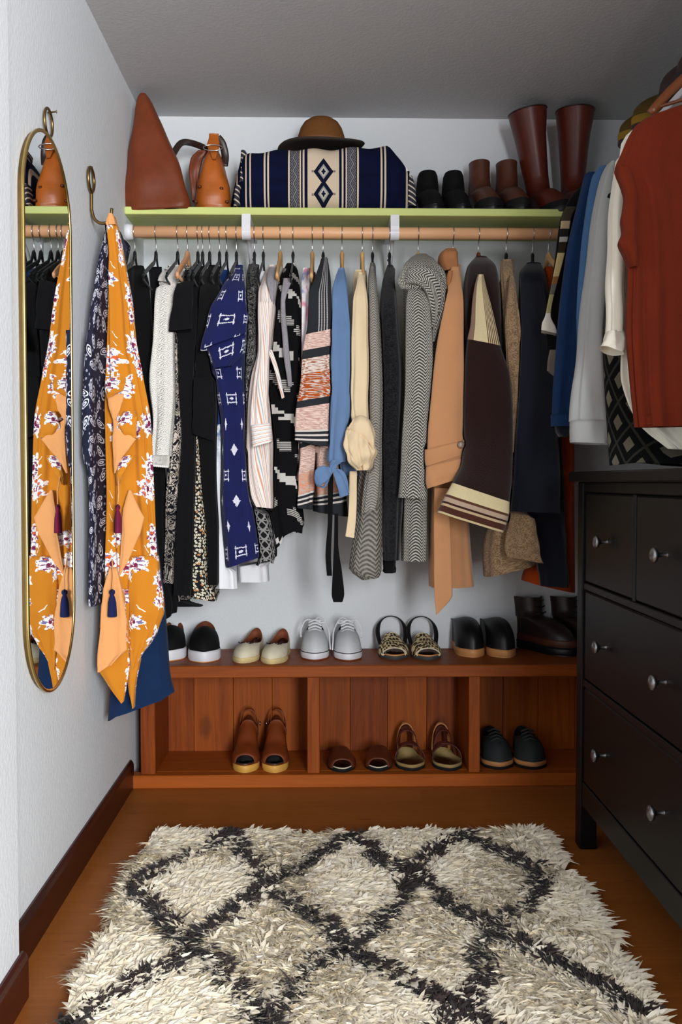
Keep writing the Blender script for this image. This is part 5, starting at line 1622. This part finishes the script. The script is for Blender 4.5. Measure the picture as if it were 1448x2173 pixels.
# tall boots
t = shoe('tall_boot', 'tall oxblood red leather riding boot standing on the green shelf', 0.26, 'tall red boots', 'boot')
sole('sole', t, 0.26, 0.095, 0, 0.018, L_BLKLEA); sole('toe_guard', t, 0.259, 0.093, 0.016, 0.036, L_DARKIN)
L_OX = leather('oxblood_leather', (84, 28, 14), 0.42, 0.25)
bt = upper('upper', t, 0.26, 0.092, 0.03, L_OX, 0.062, 0.054, 0.036, 0.10, 0.10, 0.09, 1.45, shaft=[(0.05, 0.0, 0.038, 0.050), (0.12, -0.002, 0.044, 0.056), (0.18, -0.006, 0.050, 0.060), (0.24, -0.012, 0.060, 0.064), (0.258, -0.014, 0.0615, 0.064)])
tube('top_binding', [(0.0617 * math.sin(a), 0.048 + 0.0642 * math.cos(a), 0.357) for a in np.linspace(0, 2 * PI, 33)[:-1]], 0.0025, L_DBROWN, t, 6, closed=True)
t.location = (X0(1172, 2.96), 2.985, ZS); t.rotation_euler = (0.05, -0.19, math.radians(6))
t['label'] = 'tall oxblood red leather boot beside the brown ankle boot on the shelf'
c2 = copy_thing(t, label='tall oxblood red leather boot at the end of the green shelf by the coats'); c2.location = (X0(1236, 2.96), 2.985, ZS); c2.scale = (-1, 1, 1); c2.rotation_euler = (0.05, -0.02, math.radians(6))
# boots on the side shelf
t = shoe('suede_boot', 'olive suede ankle boot with mustard toe on the right-hand shelf', 0.24, 'olive suede boots', 'boot')
sole('sole', t, 0.24, 0.09, 0, 0.016, L_DBROWN); sole('toe_band', t, 0.24, 0.0885, 0.014, 0.036, L_GOLD)
upper('upper', t, 0.24, 0.088, 0.034, L_OLIVE, 0.06, 0.054, 0.037, 0.10, 0.10, 0.094, 0.62, shaft=[(0.03, 0.0, 0.036, 0.050)], lining=L_SLATE)
put(t, 0.93, 2.535, 1.8806, -90); put(copy_thing(t, label='olive suede ankle boot next to the dark brown boot on the right shelf'), 0.93, 2.425, 1.8806, -90, True)
t['label'] = 'olive suede ankle boot with mustard toe at the far end of the right shelf'
t = shoe('brown_boot', 'dark brown ankle boot on the right-hand shelf above the rust top', 0.24, 'dark boots on the right shelf', 'boot')
sole('sole', t, 0.24, 0.09, 0, 0.018, L_BLKLEA)
upper('upper', t, 0.24, 0.088, 0.016, L_DBROWN, 0.06, 0.054, 0.037, 0.104, 0.104, 0.098, 0.6, shaft=[(0.03, 0.0, 0.036, 0.050)], lining=L_DARKIN)
put(t, 0.93, 2.235, 1.8806, -90); put(copy_thing(t, label='dark brown ankle boot on the right shelf near the amber hanger hook'), 0.93, 2.125, 1.8806, -90, True)
t['label'] = 'dark brown ankle boot on the right shelf beside the olive boot'
for o in bpy.data.objects:
    if 'length_m' in o: del o['length_m']

# ------------------------------------------------------------------ bags, blanket and hat on the green shelf
g = thing('slouchy_tote', 'tall chestnut leather tote slumped to a peak at the left end of the shelf', 'bag', (-0.5, 2.95, ZS))
loft('body', [(197, 293, 311, 2.915), (203, 288, 316, 2.905), (240, 279, 332, 2.89), (300, 269, 360, 2.868), (350, 264, 380, 2.855), (400, 258, 396, 2.846), (428, 256, 402, 2.846), (254, 443, 400, 440, 2.85), (262, 446, 388, 442, 2.858)], L_BAG, g, depth=0.10, Yf=2.85, fold=0.007, k=2, m=50, caps=True, rounded=0.75)
P = [atY(x, y, Y) for x, y, Y in ((366, 330, 2.93), (384, 304, 2.97), (408, 304, 3.03), (440, 318, 3.07), (452, 340, 3.09))]
tube('strap', curve(P, 20), 0.010, L_DBROWN, g, 8, (0.22, 1.0), updir=(0, 1, 0.3))
P = [atY(x, y, 2.845) for x, y in ((330, 432), (350, 424), (368, 427), (384, 434))]
g = thing('tan_ring_bag', 'small tan leather bag with a metal ring handle beside the tote', 'bag', (-0.35, 3.0, ZS))
loft('body', [(312, 441, 462, 2.93), (326, 433, 468, 2.915), (350, 424, 474, 2.90), (385, 415, 483, 2.89), (415, 411, 485, 2.885), (432, 412, 486, 2.885), (440, 416, 484, 2.89)], L_TAN, g, depth=0.14, Yf=2.89, fold=0.003, k=2, m=30, caps=True, rounded=0.85)
o = loft('flap', [(318, 418, 446, 2.975), (335, 404, 430, 2.972), (360, 400, 424, 2.97), (390, 403, 420, 2.97), (425, 407, 420, 2.972)], L_COGN, g, depth=0.04, Yf=2.97, fold=0.003, m=16)
loft('handle_tab', [(283, 443, 464, 2.93), (290, 443, 464, 2.925), (305, 439, 466, 2.915), (325, 446, 462, 2.905), (338, 450, 458, 2.90)], L_TAN, g, depth=0.016, Yf=2.92, fold=0.0, m=14, n=20, caps=True)
rc = atY(452, 312, 2.898)
tube('ring', [(rc[0] + 0.030 * math.cos(a), rc[1] + 0.006 * math.sin(a), rc[2] - 0.002 + 0.011 * math.sin(a)) for a in np.linspace(0, 2 * PI, 29)[:-1]], 0.0017, CHROME, g, 8, closed=True)
P = [atY(x, y, Y) for x, y, Y in ((462, 292, 2.94), (472, 305, 2.95), (478, 330, 2.96), (476, 352, 2.955))]
tube('strap', curve(P, 14), 0.012, L_DBROWN, g, 8, (0.25, 1.0), updir=(0, 1, 0.2))
for x, y in ((424, 396), (470, 400), (482, 428), (416, 428)):
    p = atY(x, y, 2.897)
    lathe('rivet', [(0.0005, 0.005), (0.006, 0.003), (0.007, -0.003), (0.0005, -0.005)], L_COGD, g, 10, tuple(p))


def blanket_mat():
    M = Mat('navy_striped_woven_blanket', 0.95, 0.1)
    bx, by = M.uv('Band')
    X, Y = bx * 1448.0, by * 2173.0
    n = M.noise(M.comb(X * 0.3, Y * 0.3), 3.0, 2)
    navy, ecru = (12, 16, 40), (226, 206, 180)
    col = M.mix(M.noise(M.comb(X * 0.01, Y * 0.05), 1.0, 2), (9, 12, 30), (17, 24, 62))
    z = ((Y / 14.0).pingpong(1.0) * 8.0)
    for c in (626.0, 747.0):
        zz = ((X - c + 4.0 - z).abs() / 3.4).frac().lt(0.5) * (X - c).abs().lt(9.0)
        col = M.mix((X - c).abs().lt(10.0), col, (34, 36, 48)); col = M.mix(zz * 0.8, col, (150, 148, 150))
    for c, w in ((503, 1.6), (522, 1.6), (531, 1.6), (562, 1.9), (569.5, 1.9), (613.5, 1.9), (637.5, 1.6), (644.5, 1.9), (727.5, 1.9), (735.5, 1.6), (760, 1.9), (810, 2.0), (818, 2.0), (864, 2.0)):
        col = M.mix((X - float(c)).abs().lt(w), col, ecru)
    panel = (X - 686.5).abs().lt(33.5)
    col = M.mix(panel, col, ecru)
    for cy in (368.0, 414.0):
        d = (X - 687.0).abs() / 21.0 + (Y - cy).abs() / 29.0
        col = M.mix(panel * d.lt(1.0), col, (20, 24, 44)); col = M.mix(panel * d.lt(0.56), col, (160, 158, 156)); col = M.mix(panel * d.lt(0.40), col, (206, 200, 190)); col = M.mix(panel * ((X - 687.0).abs() / 2.0).min((Y - cy).abs() / 2.0).lt(1.0) * d.lt(0.24), col, (24, 24, 40))
    mk = ((X - 687.0).abs() - 22.0).abs().lt(3.6) * ((Y - 391.0).abs() - 24.0).abs().lt(2.4) * (X * 0.5).frac().lt(0.6)
    col = M.mix(mk, col, (40, 38, 50))
    # the ends, where the folded edge shows its woven border
    M.color(M.mix(n * 0.25, col, (10, 12, 24))); M.bump(n, 0.5, 0.002)
    return M.m


g = thing('folded_blanket', 'navy blanket with cream stripes and diamond panel folded on the shelf', 'blanket', (0.0, 3.0, ZS))
tops = [(490, 418), (500, 372), (512, 332), (530, 322), (560, 318), (640, 314), (740, 312), (800, 308), (822, 308), (842, 326), (862, 348), (876, 376), (886, 410)]
st = pchip([a for a, b in tops], np.array([[b] for a, b in tops], float), np.linspace(490, 886, 64))[:, 0]
V, Fc, BD = [], [], []
nn = 36
zbot = ZS
for i, px in enumerate(np.linspace(490, 886, 64)):
    topz = atY(px, st[i], 2.93)[2]
    hgt = max(0.02, topz - zbot)
    edge = min(1.0, min(i, 63 - i) / 7.0)
    dpt = 0.09 + 0.16 * math.sin(edge * PI / 2)
    yc = 3.01
    for k in range(nn):
        th = 2 * PI * k / nn - PI / 2
        cy, sz = math.cos(th), math.sin(th)
        ey, ez = math.copysign(abs(cy) ** 0.55, cy), math.copysign(abs(sz) ** 0.5, sz)
        y = yc - dpt / 2 * ey + 0.004 * math.sin(i * 0.35 + 3 * th); z = zbot + hgt / 2 + hgt / 2 * ez
        if sz > 0.2: z += 0.004 * math.sin(i * 0.5) * edge
        if ez < -0.9: z = zbot
        p0 = atY(px, 420, yc - dpt / 2)
        V.append((p0[0], y, z))
        if cy > 0 or sz > 0.7: vy = np.interp(z, [atY(px, 440, 2.9)[2], atY(px, 300, 2.9)[2]], [440, 300])
        else: vy = 300
        BD.append((px / 1448.0, vy / 2173.0))
for i in range(63):
    for k in range(nn): Fc.append((i * nn + k, i * nn + (k + 1) % nn, (i + 1) * nn + (k + 1) % nn, (i + 1) * nn + k))
Fc += [tuple(range(nn - 1, -1, -1)), tuple(range(63 * nn, 64 * nn))]
BLK = blanket_mat()
build('folded_layers', V, Fc, BLK, g, True, None, BD)


def blanket_end():
    M = Mat('blanket_woven_border', 0.95, 0.1)
    x, y, z = M.obj()
    f = ((z * 60.0 + x * 40.0)).frac()
    M.color(M.mix(f.lt(0.3), (52, 54, 64), (206, 192, 172))); return M.m


BLE = blanket_end()
for rows in ([(318, 510, 522, 2.93), (360, 508, 534, 2.91), (385, 506, 524, 2.905)], [(392, 498, 512, 2.90), (415, 495, 508, 2.895), (436, 495, 510, 2.90)]):
    loft('folded_corner', rows, BLE, g, depth=0.10, Yf=2.91, fold=0.002, m=12)
o = loft('folded_corner', [(826, 330, 846, 328, 2.935), (838, 350, 862, 346, 2.92), (852, 366, 872, 362, 2.915)], WHITE, g, depth=0.10, Yf=2.92, fold=0.002, m=12)
loft('folded_corner', [(372, 852, 878, 2.925), (400, 862, 884, 2.915), (436, 862, 886, 2.915)], BLE, g, depth=0.10, Yf=2.92, fold=0.002, m=12)

FELT = plain('brown_felt', (112, 72, 38), 0.95, 0.1, 0, 0.15, 300, 0.2)
FELTD = plain('dark_felt_brim', (58, 52, 48), 0.95, 0.1, 0, 0.12, 300, 0.2)
FELTB = plain('tan_felt_band', (128, 86, 58), 0.9, 0.1, 0, 0.1, 200)
hc0 = atY(682, 312, 3.005)
g = thing('felt_hat', 'brown felt hat with dark wide brim resting on the folded blanket', 'hat', tuple(hc0))


def bend(p, r, th):
    dx = p[0] - hc0[0]
    return [p[0], p[1], p[2] + (0.010 * math.sin(th * 2 + 0.6) + 0.012 * math.cos(th) - 0.006 * math.sin(th)) * max(0, (r - 0.075) / 0.065)]


lathe('brim', [(0.07, -0.004), (0.11, -0.007), (0.138, -0.009), (0.141, -0.006), (0.138, -0.003), (0.10, -0.001), (0.078, 0.003)], FELTD, g, 64, tuple(hc0), 1.0, 0.72, bend)
lathe('crown', [(0.082, -0.001), (0.081, 0.015), (0.076, 0.035), (0.068, 0.058), (0.056, 0.076), (0.038, 0.088), (0.018, 0.093), (0.001, 0.094)], FELT, g, 48, tuple(hc0), 0.98, 0.82)
lathe('band', [(0.0835, 0.000), (0.0842, 0.004), (0.0825, 0.015), (0.0815, 0.016)], FELTB, g, 48, tuple(hc0), 0.98, 0.82)

# ------------------------------------------------------------------ shag rug
rng = np.random.default_rng(11)
RX0, RX1, RY0, RY1 = -0.47, 0.60, 0.95, 2.46
rug = thing('shag_rug', 'cream shag rug with dark brown diamond lattice on the floor', 'rug', (0.06, 1.7, 0))
RBASE = plain('woven_rug_backing', (206, 192, 168), 0.95, 0.1, 0, 0.1, 60)
box('backing', RX0 + 0.01, RX1 - 0.01, RY0, RY1 - 0.01, 0.0, 0.014, RBASE, rug, 0.003)


def pile_mat(name, c0, c1):
    M = Mat(name, 0.9, 0.15, sheen=0.1)
    n = M.t.nodes.new('ShaderNodeAttribute'); n.attribute_name = 'tint'
    f = S(M.t, n.outputs['Fac'])
    M.color(M.mix(f, c0, c1)); return M.m


def pile(name, X, Y, mat, length, width, lean, spread, strands):
    """wool locks: each a few flat tapering strands leaning one way"""
    n = len(X)
    dirn = 2.2 * np.sin(X * 9 + 1.3 * np.sin(Y * 7)) + 2.0 * np.cos(Y * 8 + X * 5) - PI / 2 + rng.normal(0, 0.9, n)
    V = np.zeros((n * strands, 8, 3)); T = np.zeros(n * strands)
    Xs = np.repeat(X, strands) + rng.normal(0, 0.004, n * strands); Ys = np.repeat(Y, strands) + rng.normal(0, 0.004, n * strands)
    a = np.repeat(dirn, strands) + rng.normal(0, spread, n * strands)
    L = np.repeat(rng.uniform(0.75, 1.25, n), strands) * rng.uniform(0.8, 1.15, n * strands) * length
    ln = np.repeat(rng.uniform(0.6, 1.15, n), strands) * lean
    W = rng.uniform(0.7, 1.3, n * strands) * width
    tw = rng.normal(0, 0.7, n * strands)
    ca, sa = np.cos(a), np.sin(a)
    cs, sn = np.cos(a + PI / 2 + tw), np.sin(a + PI / 2 + tw)
    curl = rng.normal(0, 0.012, n * strands)
    for j, (f, w) in enumerate(((0, 0.8), (0.38, 1.0), (0.75, 0.75), (1.0, 0.08))):
        h = 0.010 + L * (0.62 * f - 0.40 * ln * f * f)
        r = L * (0.12 * f + 0.80 * ln * f ** 1.35)
        cx = Xs + ca * r + cs * curl * f * f; cy = Ys + sa * r + sn * curl * f * f
        for k, sg in enumerate((-1, 1)):
            V[:, j * 2 + k, 0] = cx + sg * cs * W * w; V[:, j * 2 + k, 1] = cy + sg * sn * W * w
            V[:, j * 2 + k, 2] = np.maximum(0.004, h + sg * 0.25 * W * w)
    N = n * strands
    base = np.arange(N)[:, None] * 8
    quads = np.array([[0, 1, 3, 2], [2, 3, 5, 4], [4, 5, 7, 6]])
    Fq = (base[:, None, :] + quads[None]).reshape(-1, 4)
    me = bpy.data.meshes.new(name)
    me.vertices.add(N * 8); me.vertices.foreach_set('co', (V.reshape(-1, 3) - np.array(rug.location)).ravel())
    nf = len(Fq)
    me.loops.add(nf * 4); me.loops.foreach_set('vertex_index', Fq.ravel().astype(np.int32))
    me.polygons.add(nf); me.polygons.foreach_set('loop_start', np.arange(0, nf * 4, 4, dtype=np.int32))
    me.update(calc_edges=True)
    at = me.attributes.new('tint', 'FLOAT', 'POINT')
    tint = np.repeat(np.clip(np.repeat(rng.uniform(0, 1, n), strands) * 0.6 + rng.uniform(0, 1, N) * 0.4, 0, 1), 8)
    at.data.foreach_set('value', tint.astype(np.float32))
    me.polygons.foreach_set('use_smooth', [True] * nf)
    me.materials.append(mat)
    o = bpy.data.objects.new(name, me); C.objects.link(o); o.parent = rug; o['kind'] = 'stuff'
    return o


nt = 40000
X = rng.uniform(RX0 + 0.015, RX1 - 0.015, nt); Y = RY0 + (RY1 - 0.02 - RY0) * rng.uniform(0, 1, nt)
# the dark lattice, line by line, from where it shows on the rug
LINES = [[(475, 483), (520, 522), (560, 582), (640, 640), (690, 672), (725, 720), (800, 760), (870, 802), (960, 862), (1040, 905)],
         [(475, 483), (400, 530), (330, 565), (290, 605), (330, 640), (385, 700), (440, 735), (480, 790), (530, 850), (565, 890)],
         [(735, 485), (690, 515), (630, 560), (575, 590), (530, 625), (470, 672), (400, 712), (340, 770), (280, 800), (180, 852), (130, 895)],
         [(735, 485), (800, 540), (880, 575), (960, 630), (1040, 680), (1100, 712), (1180, 760), (1280, 810), (1360, 862)],
         [(975, 488), (930, 520), (880, 562), (840, 622), (790, 680), (730, 716), (660, 770), (600, 830), (545, 895)],
         [(975, 488), (1050, 515), (1120, 550), (1152, 568), (1110, 640), (1060, 690), (1020, 770), (980, 830), (930, 895)]]
dist = np.full(nt, 9.0)
for ln in LINES:
    Q = np.array([atZ(x, y + 1273, 0.035)[:2] for x, y in ln])
    for a, b in zip(Q[:-1], Q[1:]):
        ab = b - a
        t_ = np.clip(((X - a[0]) * ab[0] + (Y - a[1]) * ab[1]) / (ab @ ab), 0, 1)
        dist = np.minimum(dist, np.hypot(X - a[0] - t_ * ab[0], Y - a[1] - t_ * ab[1]))
pu = (X - 0.06) / 0.33; pv = (Y - 2.47) / 0.57
tri = lambda q: np.abs(q - np.round(q))
dist = np.where(Y < 1.50, np.minimum(tri(pu + pv), tri(pu - pv)) * 0.28, dist)
dist = dist + rng.normal(0, 0.003, nt)
rr_ = rng.uniform(0, 1, nt)
dark = (dist < 0.0105) & (rr_ > 0.12)
gone = (dist >= 0.0105) & (dist < 0.020) & (rr_ > 0.5)
pile('cream_pile', X[~dark & ~gone], Y[~dark & ~gone], pile_mat('cream_wool', (238, 222, 190), (253, 246, 228)), 0.044, 0.0056, 1.10, 0.28, 5)
pile('dark_pile', X[dark], Y[dark], pile_mat('dark_brown_wool', (30, 24, 24), (62, 50, 48)), 0.044, 0.0048, 0.75, 0.30, 5)
